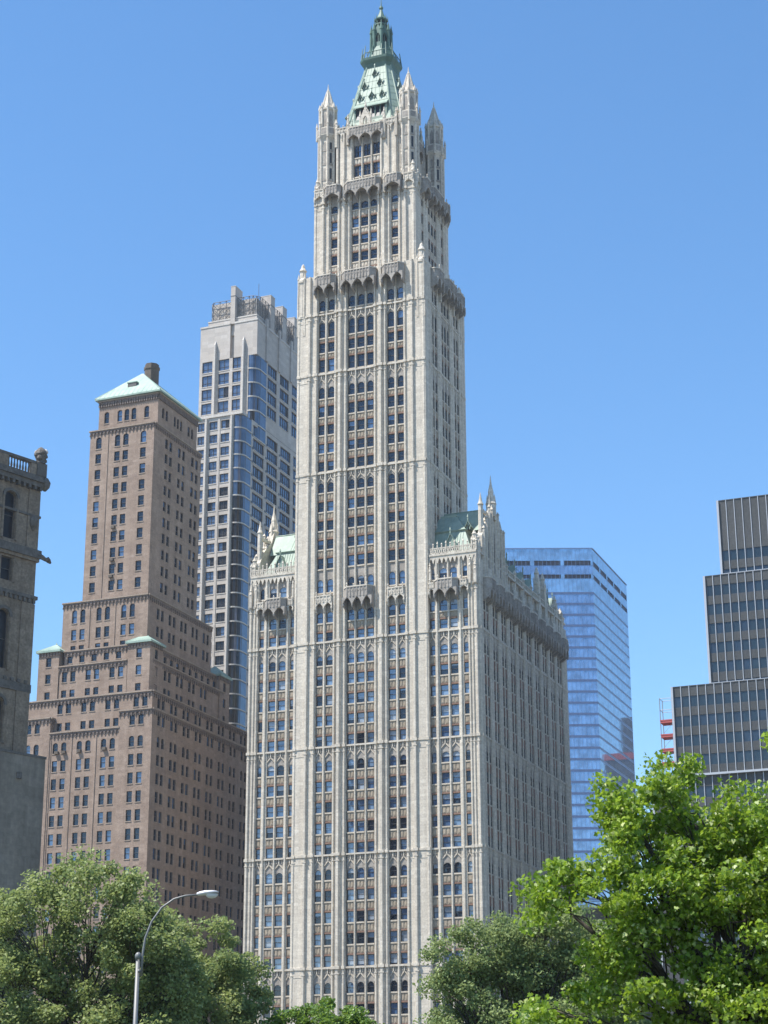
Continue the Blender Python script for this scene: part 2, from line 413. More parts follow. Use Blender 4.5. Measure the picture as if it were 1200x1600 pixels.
# ---- canopies and parapets of the lower block
for s in (-1, 1):
    X = lambda u: C+s*(u-C)
    a, b = sorted((X(-42.8), X(-38.3)))
    canopy(GS, FF, a, b, wd, 102.9, 99.7, 1.75, 2)
    for u0, u1 in ((-44.7, -42.9), (-38.2, -36.95)):
        a, b = sorted((X(u0), X(u1))); canopy(GS, FF, a, b, wd, 102.6, 100.6, .7, 1, mTC, name='small_canopy')
    # crown parapet: tracery balustrade above the attic windows
    pm = MB(); a, b = sorted((X(-46.2), X(-36.95)))
    pm.box(FF, a, b, wd-1, wd+.28, 107.75, 108.1, mTC)
    n = 11; st = (b-a)/n
    for k in range(n+1):
        u = a+st*k
        pm.box(FF, u-.09, u+.09, wd-.05, wd+.2, 108.1, 109.5, mTC); finial(pm, FF, u, wd+.08, 109.5, .75 if k % 2 else 1.1, .2)
        if k < n:
            pm.box(FF, u+.09, u+st-.09, wd+0, wd+.16, 109.15, 109.35, mTC)
            for e in (0, 1):
                z0, z1 = (108.1, 109.2) if e else (109.2, 108.1)
                pm.ext(FF, sorted_ccw([(u+.09, z0), (u+.27, z0), (u+st-.09, z1), (u+st-.27, z1)]), wd+.03, wd+.13+.004*e, mTC)
        # corbel arches under the cornice
        if k < n:
            A = arch_pts(u+.1, u+st-.1, 106.5, .8, 6, True)
            pm.ext(FF, A+[(u, 106.3), (u, 107.75), (u+st, 107.75), (u+st, 106.3)], wd-.2, wd+.16, mTC)
    pm.build('parapet', WM, GS)
    for u, d, z0, z1, r in ((-45.7, -.95, 106, 112.2, .55), (-46.0, -.2, 101.8, 105.8, .34), (-44.95, -.2, 101.8, 107, .25), (-37.2, -.2, 101.5, 106.6, .22)):
        pinnacle(GS, FF, X(u), d, z0, z1, r)
# side: continuous canopy over the long front, then attic and parapet
for k in range(nb):
    a = L0+bw*k
    canopy(GS, FN, a-.1, a+3.55, 0, 103.4, 99.6, 1.5, 2)
    canopy(GS, FN, a+3.6, a+bw-.15, 0, 103.1, 100.3, 1.1, 1)
am = MB()
for k in range(nb):
    a = L0+bw*k
    bay(am, WLf, FN, a, a+3.3, [(a+.35, a+1.45), (a+1.85, a+2.95)], [(106.4, 104.3, True)], 103.3, 107.6, -.3, mTC, .6, (), relief=False)
    am.box(FN, a+1.45, a+1.85, -1.2, -.35, 103.3, 107.6, mTC); pier(am, FN, a+3.3, a+bw+.02, -.3, 103.3, 108.4, [(a+4.2, .7, .4)], ())
    finial(am, FN, a+4.2, -.1, 108.4, 1.8, .5)
am.box(FN, .75, 55, -1.3, .1, 107.6, 107.95, mTC)
for k in range(54):
    u = 1.4+k
    am.box(FN, u-.1, u+.1, -.25, 0, 107.95, 108.9, mTC)
am.box(FN, .75, 55, -.25, 0, 108.9, 109.1, mTC)
am.build('side_attic', WM, GS)
for u, z1, r in ((1.2, 111.5, .5), (37.6, 115.4, .6), (41.6, 115.2, .6), (49.6, 112.6, .5), (53.3, 110.8, .55), (51.6, 110.5, .35)):
    pinnacle(GS, FN, u, -.5, 105, z1, r)

# ---- mansard roofs
def mansard(name, xs, y0, y1, in_tower):
    """xs: x of outer eave (side street) and of the inner end"""
    mb = MB(); xo, xi = xs; s = 1 if xo > xi else -1
    prof = [(0, 106.0), (.4, 107.2), (2.9, 113.4), (2.6, 113.7), (2.9, 113.9), (5.4, 117.3), (5.4, 117.7), (5.7, 117.7)]
    rings = []
    for off, z in prof:
        x = xo-s*off
        r = [(x, y0+off, z), (xi, y0+off, z), (xi, y1-off, z), (x, y1-off, z)]
        rings.append(r if s < 0 else [r[1], r[0], r[3], r[2]])
    mb.loft(rings, mCO)
    a_, b_ = sorted((xo-s*.6, xi))            # cross roof running out to the gable
    mb.loft([[(x, 6.2, 113.9), (x, 8.9, 118.6), (x, 13, 118.6), (x, 15.8, 113.9)] for x in (a_, b_)], mCO, True, True)
    mb.tube([(a_, 8.9, 118.65), (b_, 8.9, 118.65)], .12, 5, mCO)
    # standing seams on the front slope and the street slope
    for k in range(18):
        t = xi+(xo-xi)*k/18
        for (o1, z1), (o2, z2) in ((prof[1], prof[2]), (prof[4], prof[5])):
            if abs(t-xo) < o2+.2: continue
            mb.tube([(t, y0+o1-.02, z1), (t, y0+o2-.02, z2)], .05, 4, mCO)
    return mb.build(name, WM, GS)
def dormer(root, F, u, dfr, dback, z0, w, hw, hg, m=mCO, name='dormer'):
    """gabled dormer: face at dfr, running back to dback"""
    mb = MB()
    a, b = u-w/2, u+w/2; zt = z0+hw; zp = zt+hg
    mb.box(F, a, a+.25, dfr-.3, dfr, z0, zt, m); mb.box(F, b-.25, b, dfr-.3, dfr, z0, zt, m)
    A = arch_pts(a+.25, b-.25, zt-.7, .65, 8, True); h = 4
    mb.ext(F, [(b-.25, zt-.7)]+A[1:h+1]+[(u, zp-.15), (b, zt)], dfr-.3, dfr, m)
    mb.ext(F, A[h:]+[(a, zt), (u, zp-.15)], dfr-.3, dfr, m)
    mb.poly([F.P(a, dfr-.25, z0), F.P(b, dfr-.25, z0), F.P(b, dfr-.25, zt), F.P(a, dfr-.25, zt)], mDK)
    e = .28
    for sg in (-1, 1):
        eu = u+sg*(w/2+e); ez = zt-e*hg/(w/2)
        P = [F.P(u, dfr+.3, zp), F.P(eu, dfr+.3, ez), F.P(eu, dback, ez), F.P(u, dback, zp)]
        Q = [(x, y, z-.14) for x, y, z in P]
        mb.loft([Q, P] if sg > 0 else [Q[::-1], P[::-1]], m, True, True)
        su = u+sg*w/2
        mb.poly([F.P(su, dfr-.02, z0), F.P(su, dback, z0), F.P(su, dback, zt), F.P(su, dfr-.02, zt)], m)
    finial(mb, F, u, dfr+.25, zp-.1, 1.3, .18, m)
    return mb.build(name, WM, root)
rl = mansard('mansard_roof', (-45.6, -36.0), 1.6, 20, True)
dormer(rl, FF, -41.0, -2.6, -6.2, 107.6, 2.3, 2.6, 2.4)
dormer(rl, FF, -37.4, -5.2, -8, 113.9, .8, .9, .8)
rr = mansard('mansard_roof', (-1.1, -10.6), 1.6, 20, True)
dormer(rr, FF, -6.2, -2.6, -6.2, 107.6, 2.3, 2.6, 2.4)
dormer(rr, FF, -3.6, -5.2, -8, 113.9, .8, .9, .8)
sm = MB()                                     # roof of the long side
sp_ = [(0, 106), (.5, 107.2), (3.2, 112.6), (4.0, 113.0)]
sm.loft([[(-1.1-o, 18.5, z), (-1.1-o, 54.4-o*.3, z), (-45.2+o, 54.4-o*.3, z), (-45.2+o, 18.5, z)] for o, z in sp_], mCO)
rs = sm.build('rear_roof', WM, GS)
for u in (21, 26, 31.2, 36.2, 44.3, 47.6, 51.0):
    dormer(rs, FN, u, -1.6, -4.4, 107.4, 2.0, 2.6, 2.6)
rail = MB()
rail.tube([(-3.2, 18, 113.9), (-3.2, 36, 113.9)], .05, 5, mCD)
for k in range(8): rail.tube([(-3.2, 18+2.5*k, 112.8), (-3.2, 18+2.5*k, 114.4)], .05, 5, mCD)
rail.build('roof_railing', WM, rs)

# ---- gables over the side streets
def gable(F, sg):
    """tall stepped gable wall; sg = direction of u towards the rear"""
    mb = MB(); Y = lambda y: sg*y
    def ext(poly, d0, d1, m=mTC): mb.ext(F, sorted_poly([(Y(y), z) for y, z in poly], sg), d0, d1, m)
    ext([(2.6, 103.6), (15.6, 103.6), (15.6, 112.5), (14.7, 115.0), (12.6, 116.6), (11.0, 118.8), (10.3, 119.8), (8.9, 119.8), (7.8, 117.2), (5.6, 115.4), (4.0, 113.8), (2.6, 111.5)], -1.0, -.05)
    for y in (3.2, 4.9, 6.6, 8.3, 10.0, 11.7, 13.4, 15.0):
        zt = 112.4+ (5.2 if 6 < y < 12 else 2.6 if y > 4 else 0)
        rib(mb, F, Y(y), .5, -.05, .35, 103.6, zt); finial(mb, F, Y(y), .1, zt-.1, 1.3, .36)
    for y in (5.75, 9.15, 12.5):
        zt = 112 if y != 9.15 else 114.5
        A = arch_pts(Y(y)-.55, Y(y)+.55, zt-1.2, 1.2, 8, True)
        mb.ext(F, [(Y(y)+.55, 106), *A, (Y(y)-.55, 106)], -.5, 0.0, mDK)
    # central spire with flying strut and little outlier
    mb.lathe(F, Y(9.6), -.5, [(.95, 117.2), (.9, 119.6), (1.1, 119.8), (.75, 120.4), (.5, 122.0), (.55, 122.2), (.2, 123.8), (.03, 125.6)], 8, mTC)
    for k in range(4):
        a = k*math.pi/2; mb.lathe(F, Y(9.6)+.95*math.cos(a), -.5+.75*math.sin(a), [(.25, 116.5), (.25, 120.2), (.03, 121.8)], 6, mTC)
    mb.lathe(F, Y(3.4), -.5, [(.5, 111), (.45, 117.6), (.6, 117.8), (.35, 118.4), (.03, 120.2)], 8, mTC)
    mb.ext(F, sorted_poly([(Y(3.5), 116.5), (Y(9.2), 116.8), (Y(9.2), 117.4), (Y(3.5), 117.1)], sg), -.75, -.3, mTC)
    mb.lathe(F, Y(14.6), -.5, [(.6, 112), (.5, 115.4), (.65, 115.6), (.4, 116.2), (.03, 118.0)], 8, mTC)
    # crockets up the raking edge
    for y, z in ((4.4, 114.2), (5.4, 115.2), (6.6, 116.2), (7.6, 117.3), (11.6, 118.1), (12.6, 116.9), (13.6, 116.0)):
        mb.lathe(F, Y(y), -.4, [(.1, z-.5), (.42, z), (.2, z+.4), (.03, z+.9)], 6, mTC)
    return mb.build('gable', WM, GS)
def sorted_poly(p, sg): return p if sg > 0 else p[::-1]
gable(FN, 1); gable(FS, -1)

# ---- tower shaft
TX0, TX1, TD = -36.8, -9.9, 22.9
TB = BANDS+(127.1, 147.7, 160.5)
def tower_rows():
    r = [(163.7, 161.3, True), (158.85, 155.5, True), (154.4, 152.3, False), (150.85, 148.15, False),
         (145.0, 142.6, True), (141.0, 138.75, False), (137.1, 135.0, False), (133.2, 131.25, False), (129.5, 127.5, False),
         (125.2, 123.15, True), (121.3, 119.3, False), (117.45, 115.5, False), (113.65, 111.75, False), (110.0, 107.9, False),
         (105.8, 103.2, True), (99.45, 97.3, True), (95.4, 93.75, False)]
    for b in BANDS[::-1]: r += [q for q in rows5(b) if q[1] > 2]
    return r
def tower_face(mb, F, cx, k, WL, rows, zlo, zhi, d0=0.0, dim=None):
    """2-3-2 windows about cx; k squeezes the front's layout onto the narrower sides"""
    U = lambda o: cx+o*k
    ze = 169.0
    def seg(a, b): return (min(U(a), U(b)), max(U(a), U(b)))
    for s in (-1, 1):
        p = seg(s*13.45, s*8.98)
        pier(mb, F, p[0], p[1], d0, zlo, ze, [(U(s*13.1), .5, .1), (U(s*10.8), .75, .42), (U(s*9.3), .42, .3)], TB)
        p = seg(s*5.5, s*2.8)
        pier(mb, F, p[0], p[1], d0, zlo, ze, [(U(s*5.2), .42, .3), (U(s*4.25), .95*max(k, .9), .55), (U(s*3.1), .42, .3)], TB)
        w = [seg(s*8.9, s*7.7), seg(s*6.9, s*5.6)]; w.sort()
        b = seg(s*9.0, s*5.5)
        bay(mb, WL, F, b[0], b[1], w, rows, zlo, zhi, d0, mSP, dim or DEEP, TB)
        m = seg(s*7.55, s*7.05); mull(mb, F, m[0], m[1], d0, zlo, zhi)
        m = seg(s*1.23, s*.85); mull(mb, F, m[0], m[1], d0, zlo, zhi)
    w = [seg(-2.55, -1.3), seg(-.68, .68), seg(1.3, 2.55)]
    bay(mb, WL, F, U(-2.85), U(2.85), w, rows, zlo, zhi, d0, mSP, dim or DEEP, TB)
mb = MB()
mb.box(FF, TX0+.1, TX1-.75, -TD+.1, -1.25, 0, 168.6, mTC)
rows = tower_rows()
tower_face(mb, FF, C, 1.0, WLf, rows, 0, 167.5)
FNT = Fr((TX1+.04, .06), (0, 1), (1, 0)); FNTs = Fr((TX1+.04, .06), (0, 1), (.4, 0)); FST = Fr((TX0, 0), (0, -1), (-1, 0)); FBT = Fr((0, TD), (-1, 0), (0, 1))
KS = TD/26.9
trow = [r for r in rows if r[1] > 108]
tower_face(mb, FNTs, TD/2, KS, WLf, trow, 106, 167.5, dim=.9)
for k in range(6):
    u = -TD/2+(k-2.5)*3.9; pier(mb, FST, u-.9, u+.9, .2, 106, 168.5, [(u, .8, .35)], ())
    pier(mb, FBT, -C+(k-2.5)*4.6-.9, -C+(k-2.5)*4.6+.9, .2, 106, 168.5, [(-C+(k-2.5)*4.6, .8, .35)], ())
mb.build('tower_shaft', WM, GS)
# canopies on the tower at the lower block's top and at the setback
canopy(GS, FF, C-2.95, C+2.95, 0, 103.3, 99.7, 1.7, 3)
for s in (-1, 1):
    a, b = sorted((C+s*9.0, C+s*5.5)); canopy(GS, FF, a, b, 0, 102.5, 100.0, .55, 2, mTC, name='small_canopy')
def crown_canopies(F, cx, k, ztop, zbot, dep):
    for s in (-1, 1):
        a, b = sorted((cx+s*9.5*k, cx+s*4.9*k)); canopy(GS, F, a, b, 0, ztop, zbot, dep, 2)
        pinnacle(GS, F, cx+s*4.45*k, .45, zbot-2, ztop+2.6, .22)
    canopy(GS, F, cx-3.6*k, cx+3.6*k, 0, ztop, zbot, dep+.15, 3)
crown_canopies(FF, C, 1, 168.3, 164.7, 1.7); crown_canopies(FNT, TD/2, KS, 168.3, 164.7, 1.6)
for x, y in ((TX0+.75, .6), (TX1-.75, .6), (TX1-.75, TD-.6), (TX0+.75, TD-.6)):
    pinnacle(GS, IDF, x, y, 160.6, 172.6, .85)
    for dx, dy in ((-.9, -.75), (.9, -.75)):
        pinnacle(GS, IDF, x+dx*.75, y+dy*.6, 156.5, 168.2, .24)

# ---- upper shaft
UX0, UX1, UY0, UY1 = -34.35, -12.4, 1.9, 21.0
UD = UY1-UY0
FU = Fr((0, UY0), (1, 0), (0, -1)); FUN = Fr((UX1+.05, UY0+.06), (0, 1), (1, 0)); FUNs = Fr((UX1+.05, UY0+.06), (0, 1), (.42, 0))
mb = MB()
mb.box(IDF, UX0+.9, UX1-.9, UY0+.9, UY1, 160, 187.5, mTC)
urows = [(185.2, 183.5, True), (181.6, 179.5, False), (177.8, 175.7, False), (174.0, 171.9, False), (170.2, 168.2, False)]
def upper_face(mb, F, cx, k, dim=.55):
    U = lambda o: cx+o*k
    def seg(a, b): return (min(U(a), U(b)), max(U(a), U(b)))
    for s in (-1, 1):
        p = seg(s*10.97, s*7.3); pier(mb, F, p[0], p[1], 0, 166, 187.6, [(U(s*10.6), .5, .12), (U(s*8.9), .75, .42), (U(s*7.7), .42, .3)], (186.0,))
        p = seg(s*5.8, s*2.8); pier(mb, F, p[0], p[1], 0, 166, 187.6, [(U(s*5.4), .42, .3), (U(s*4.3), .95, .55), (U(s*3.2), .42, .3)], (186.0,))
        bay(mb, WLf, F, *seg(s*7.35, s*5.75), [seg(s*7.2, s*5.9)], urows, 166, 187.5, 0, mSL, dim)
        m = seg(s*1.23, s*.85); mull(mb, F, m[0], m[1], 0, 166, 187.5)
    bay(mb, WLf, F, U(-2.85), U(2.85), [seg(-2.6, -1.3), seg(-.72, .72), seg(1.3, 2.6)], urows, 166, 187.5, 0, mSL, dim)
upper_face(mb, FU, C, 1.0); upper_face(mb, FUNs, UD/2, UD/21.95, .9)
for k in range(5):
    u = -UD/2+(k-2)*3.9; pier(mb, Fr((UX0, UY0), (0, -1), (-1, 0)), u-1.2, u+1.2, 0, 166, 187.6, [(u, .8, .35)], ())
mb.build('upper_shaft', WM, GS)
def top_canopies(F, cx, k):
    for s in (-1, 1):
        a, b = sorted((cx+s*8.3*k, cx+s*4.8*k)); canopy(GS, F, a, b, 0, 189.2, 186.0, 1.5, 1)
        a, b = sorted((cx+s*10.9*k, cx+s*8.5*k)); canopy(GS, F, a, b, 0, 189.2, 186.6, .5, 1, mTC, name='small_canopy')
        pinnacle(GS, F, cx+s*4.4*k, .3, 184, 191.4, .22)
    canopy(GS, F, cx-3.9*k, cx+3.9*k, 0, 189.2, 186.0, 1.6, 3)
top_canopies(FU, C, 1.0); top_canopies(FUN, UD/2, UD/21.95)
for x, y in ((UX0+.55, UY0+.45), (UX1-.55, UY0+.45), (UX1-.55, UY1-.4), (UX0+.55, UY1-.4)):
    pinnacle(GS, IDF, x, y, 185, 192.4, .5)

# ---- crown stage with four corner turrets
CY = 11.45
mb = MB(); K0, K1, J0, J1 = C-6.9, C+6.9, 3.2, 19.7
mb.box(IDF, K0+.9, K1-.9, J0+.9, J1-.9, 186, 203, mTC)
FC = Fr((0, J0), (1, 0), (0, -1)); FCN = Fr((K1+.04, J0+.06), (0, 1), (1, 0))
crow = [(198.9, 196.0, True), (194.2, 191.6, False)]
def crown_face(F, cx, hw):
    for s in (-1, 1):
        p = sorted((cx+s*hw, cx+s*2.95)); pier(mb, F, p[0], p[1], 0, 187, 203.4, [(cx+s*(hw-.5), .7, .35), (cx+s*(hw-2.0), .5, .4), (cx+s*3.3, .42, .35)], ())
        m = sorted((cx+s*1.2, cx+s*.85)); mull(mb, F, m[0], m[1], 0, 187, 200.5)
    wl = []
    for c0 in (-2.05, 0, 2.05):
        wl += [(cx+c0-.72, cx+c0-.06), (cx+c0+.06, cx+c0+.72)]
    bay(mb, WLf, F, cx-2.95, cx+2.95, wl, crow, 187, 202, 0, mTC, .8, (), .4)
crown_face(FC, C, 6.9); crown_face(FCN, (J1-J0)/2, (J1-J0)/2)
for k in range(-2, 3):
    rib(mb, Fr((K0, J0), (0, -1), (-1, 0)), -(J1-J0)/2+k*3, .9, -.85, .9, 187, 203)
mb.box(IDF, K0, K0+.95, J0, J1, 186, 203, mTC); mb.box(IDF, K0, K1, J1-.95, J1, 186, 203, mTC)
mb.build('crown_stage', WM, GS)
canopy(GS, FC, C-3.9, C+3.9, 0, 202.6, 199.6, 1.0, 3, mGR); canopy(GS, FCN, (J1-J0)/2-3.9, (J1-J0)/2+3.9, 0, 202.6, 199.6, 1.0, 3, mGR)
for s in (-1, 1):
    canopy(GS, FC, min(C+s*6.7, C+s*4.1), max(C+s*6.7, C+s*4.1), 0, 203.3, 201.3, .4, 2, mTC, name='small_canopy')
    pinnacle(GS, FC, C+s*4.0, .3, 199, 206.2, .28); pinnacle(GS, FC, C+s*6.6, .2, 199, 205.6, .3)
    pinnacle(GS, FCN, (J1-J0)/2+s*4.0, .3, 199, 207.5, .34)
# gablet with tracery in the middle of each visible crown parapet
def gablet(F, cx):
    g = MB()
    g.ext(F, [(cx-1.1, 202.4), (cx-.45, 202.4), (cx-.45, 204.2), (cx, 204.8), (cx+.45, 204.2), (cx+.45, 202.4), (cx+1.1, 202.4), (cx+1.1, 204.3), (cx, 206.6), (cx-1.1, 204.3)][::1], .3, .75, mTC)
    for u, z in ((-1.2, 206.3), (1.2, 206.3), (0, 208.4)): g.lathe(F, cx+u, .5, [(.2, 202.4), (.2, z-1.4), (.28, z-1.3), (.03, z)], 6, mTC)
    for q in range(4):
        for sg in (-1, 1): g.lathe(F, cx+sg*(.95-.24*q), .5, [(.06, 204.4+.52*q), (.22, 204.8+.52*q), (.03, 205.3+.52*q)], 5, mTC)
    g.build('gablet', WM, GS)
gablet(FC, C); gablet(FCN, (J1-J0)/2)
def turret(x, y):
    mb = MB(); r = 2.05
    mb.lathe(IDF, x, y, [(r-.25, 186), (r-.25, 201.0), (r-.1, 201.4), (r+.28, 202.2), (r+.28, 203.9), (r, 204.1), (r-.45, 204.3), (r-.45, 208.3), (r-.2, 208.5), (r-.2, 208.9)], 8, mTC)
    for k in range(8):
        a = math.pi/8+k*math.pi/4; ca, sa = math.cos(a), math.sin(a)
        mb.lathe(IDF, x+(r-.2)*ca, y+(r-.2)*sa, [(.26, 186), (.26, 201.6)], 6, mTC)
        mb.lathe(IDF, x+(r+.22)*ca, y+(r+.22)*sa, [(.2, 201.6), (.2, 204.6), (.28, 204.7), (.02, 206.0)], 6, mTC)
        mb.lathe(IDF, x+(r-.35)*ca, y+(r-.35)*sa, [(.24, 204.2), (.24, 208.8), (.33, 208.9), (.3, 209.3), (.02, 210.3)], 6, mTC)
        # tall slits with panels on each face
        b = k*math.pi/4; F = Fr((x, y), (-math.sin(b), math.cos(b)), (math.cos(b), math.sin(b))); ap = (r-.25)*math.cos(math.pi/8)
        for z0, z1 in ((188.6, 191.0), (192.2, 194.6), (195.8, 198.2), (199.0, 200.6)):
            mb.box(F, -.24, .24, ap-.3, ap+.035, z0, z1, mDK if k % 2 else mGR); mb.box(F, -.42, .42, ap-.2, ap+.1, z0-.5, z0-.1, mGR)
        ap2 = (r-.45)*math.cos(math.pi/8)
        mb.ext(F, [(-.36, 204.5), (.36, 204.5), (.36, 206.8), (0, 207.7), (-.36, 206.8)], ap2-.3, ap2+.03, mGR)
        mb.box(F, -.55, .55, (r+.28)*math.cos(math.pi/8)-.2, (r+.28)*math.cos(math.pi/8)+.04, 202.5, 203.7, mGR)
    t = mb.build('corner_turret', WM, GS)
    sp = MB(); sp.lathe(IDF, x, y, [(r-.4, 208.9), (r-.75, 209.6), (.3, 213.4), (.36, 213.6), (.16, 213.9), (.03, 215.2)], 8, mTC)
    for k in range(8):
        a = math.pi/8+k*math.pi/4
        sp.tube([(x+(r-.5)*math.cos(a), y+(r-.5)*math.sin(a), 208.9), (x+.3*math.cos(a), y+.3*math.sin(a), 213.4)], .09, 4, mTC)
    sp.build('turret_spire', WM, t)
for x, y in ((C-9.1, 4.3), (C+8.85, 4.3), (C+8.85, 19.2), (C-9.1, 19.2)): turret(x, y)

# ---- pyramid roof and lantern
def octo(cx, cy, h, c, z):
    return [(cx-h+c, cy-h, z), (cx+h-c, cy-h, z), (cx+h, cy-h+c, z), (cx+h, cy+h-c, z), (cx+h-c, cy+h, z), (cx-h+c, cy+h, z), (cx-h, cy+h-c, z), (cx-h, cy-h+c, z)]
PZ0, PZ1, PH0, PH1, PC0, PC1 = 202.6, 220.2, 7.0, 2.85, 1.9, .8
mb = MB(); mb.loft([octo(C, CY, PH0, PC0, PZ0), octo(C, CY, PH1, PC1, PZ1)], mCO)
A, B = octo(C, CY, PH0, PC0, PZ0), octo(C, CY, PH1, PC1, PZ1)
for a, b in zip(A, B): mb.tube([a, b], .17, 6, mCO)
hh = lambda z: PH0+(PH1-PH0)*(z-PZ0)/(PZ1-PZ0)
cc = lambda z: PC0+(PC1-PC0)*(z-PZ0)/(PZ1-PZ0)
for z in [204.4+1.9*k for k in range(9)]:           # sheet seams
    q = octo(C, CY, hh(z)+.03, cc(z), z)
    for i in range(8): mb.tube([q[i], q[(i+1) % 8]], .02, 4, mCO)
for t in [(-1+2*k/7) for k in range(8)]:
    for ang in range(4):
        ca, sa = (1, 0, -1, 0)[ang], (0, 1, 0, -1)[ang]
        def rt(x, y): return (C+x*ca-y*sa, CY+x*sa+y*ca)
        w0, w1 = (PH0-PC0)*t, (PH1-PC1)*t
        p0, p1 = rt(w0, -PH0-.02), rt(w1, -PH1-.02)
        mb.tube([(*p0, PZ0), (*p1, PZ1)], .02, 4, mCO)
PR = mb.build('pyramid_roof', WM, GS)
FP = [Fr((C, CY), (1, 0), (0, -1)), Fr((C, CY), (0, 1), (1, 0)), Fr((C, CY), (-1, 0), (0, 1)), Fr((C, CY), (0, -1), (-1, 0))]
for F in FP:
    g = MB(); d0 = hh(205.6)+.05                       # the observation gallery: deep eave over a dark opening
    g.poly([F.P(-3.4, hh(205.4)+.06, 205.4), F.P(3.4, hh(205.4)+.06, 205.4), F.P(3.4, hh(208.6)+.06, 208.6), F.P(-3.4, hh(208.6)+.06, 208.6)], mDK)
    g.loft([[F.P(-3.7, hh(209.6), 209.6), F.P(3.7, hh(209.6), 209.6), F.P(3.9, d0+.35, 208.3), F.P(-3.9, d0+.35, 208.3)],
            [F.P(-3.7, hh(209.6), 209.85), F.P(3.7, hh(209.6), 209.85), F.P(3.9, d0+.35, 208.55), F.P(-3.9, d0+.35, 208.55)]], mCO, True, True)
    for k in range(7):
        u = -3.3+1.1*k; g.box(F, u-.09, u+.09, d0-.2, d0-.02, 205.5, 208.4, mCD)
    for sg in (-1, 1):
        us = sg*3.55; g.box(F, us-.12, us+.12, d0-2.2, d0, 205.2, 208.3, mCO)
    g.box(F, -3.5, 3.5, d0-.5, d0+.05, 205.2, 205.75, mCO)
    g.build('viewing_gallery', WM, PR)
    for u, z, w in ((-2.6, 211.0, .75), (0, 211.0, 1.0), (2.3, 211.0, .75), (-1.9, 214.0, .75), (1.5, 214.4, .75), (.1, 217.2, .7), (-3.6, 203.0, .8), (3.6, 203.0, .8)):
        dormer(PR, F, u, hh(z)+.18, hh(z+1.6), z, w, .8, .75, name='dormer')
lm = MB()
def oc(r, z, c=.5858): return octo(C, CY, r, r*c, z)
lm.loft([oc(3.1, 219.6, .3), oc(3.35, 220.6, .3), oc(3.9, 221.4, .3), oc(4.0, 221.9, .3), oc(3.5, 221.95, .3)], mCD)
q = octo(C, CY, 3.8, 1.15, 223.3); q0 = octo(C, CY, 3.8, 1.15, 221.9)
for i in range(8):
    lm.tube([q[i], q[(i+1) % 8]], .1, 5, mCD); lm.tube([q0[i], (q0[i][0], q0[i][1], 225.2)], [.17, .1], 6, mCD)
    for k in range(1, 7):
        f = k/7; a, b = q0[i], q0[(i+1) % 8]
        lm.tube([(a[0]+(b[0]-a[0])*f, a[1]+(b[1]-a[1])*f, 221.9), (a[0]+(b[0]-a[0])*f, a[1]+(b[1]-a[1])*f, 223.3)], .045, 4, mCD)
lm.loft([oc(3.2, 221.9), oc(2.7, 224.2), oc(2.45, 225.0), oc(2.3, 225.4), oc(1.5, 225.5)], mCD)
lm.loft([oc(1.45, 225.2), oc(1.45, 230.2)], mDK)
for k in range(8):
    a = math.pi/8+k*math.pi/4; R_ = 2.45
    x, y = C+R_*math.cos(a), CY+R_*math.sin(a)
    lm.lathe(IDF, x, y, [(.42, 224.6), (.36, 229.6), (.5, 229.7), (.1, 231.6), (.02, 232.2)], 6, mCD)
    lm.tube([(C+3.5*math.cos(a), CY+3.5*math.sin(a), 223.6), (C+3.0*math.cos(a), CY+3.0*math.sin(a), 225.2), (x, y, 226.2)], .12, 5, mCD)
    b = k*math.pi/4; F = Fr((C, CY), (-math.sin(b), math.cos(b)), (math.cos(b), math.sin(b)))
    AP = arch_pts(-.55, .55, 228.0, 1.0, 8, True)
    lm.ext(F, AP[:5]+[(0, 231.3), (.9, 229.6), (.9, 228.0)], 1.75, 2.2, mCD); lm.ext(F, AP[4:]+[(-.9, 228.0), (-.9, 229.6), (0, 231.3)], 1.75, 2.2, mCD)
    lm.box(F, -.9, .9, 1.5, 2.2, 225.3, 226.6, mCD); lm.box(F, -.07, .07, 1.8, 2.05, 226.5, 229, mCD)
sk = lambda z: .95 if z < 222 else .86 if z > 225 else .95-.03*(z-222)
slim = lambda m: setattr(m, 'v', [(C+(x-C)*sk(z), CY+(y-CY)*sk(z), z if z < 225 else 225+(z-225)*.93) for x, y, z in m.v])
slim(lm)
LN = lm.build('lantern', WM, PR)
fm = MB()
fm.loft([oc(1.8, 229.8), oc(1.25, 230.9), oc(1.15, 231.9)], mCD); fm.loft([oc(.85, 231.7), oc(.85, 233.3)], mDK)
fm.loft([oc(1.55, 231.7), oc(1.55, 232.0)], mCD, True, True); fm.loft([oc(1.5, 233.0), oc(1.65, 233.3), oc(1.1, 233.9), oc(.5, 235.3), oc(.28, 236.2), oc(.5, 236.5), oc(.45, 236.9), oc(.15, 237.2), oc(.04, 239.2)], mCD, True, True)
for k in range(8):
    a = math.pi/8+k*math.pi/4; fm.tube([(C+1.4*math.cos(a), CY+1.4*math.sin(a), 231.8), (C+1.4*math.cos(a), CY+1.4*math.sin(a), 233.2)], .13, 5, mCD)
    fm.lathe(IDF, C+1.6*math.cos(a), CY+1.6*math.sin(a), [(.12, 233.0), (.14, 233.6), (.02, 234.5)], 5, mCD)
slim(fm)
fm.build('lantern_spire', WM, LN)
finish_windows(GS, WLf, WIN)
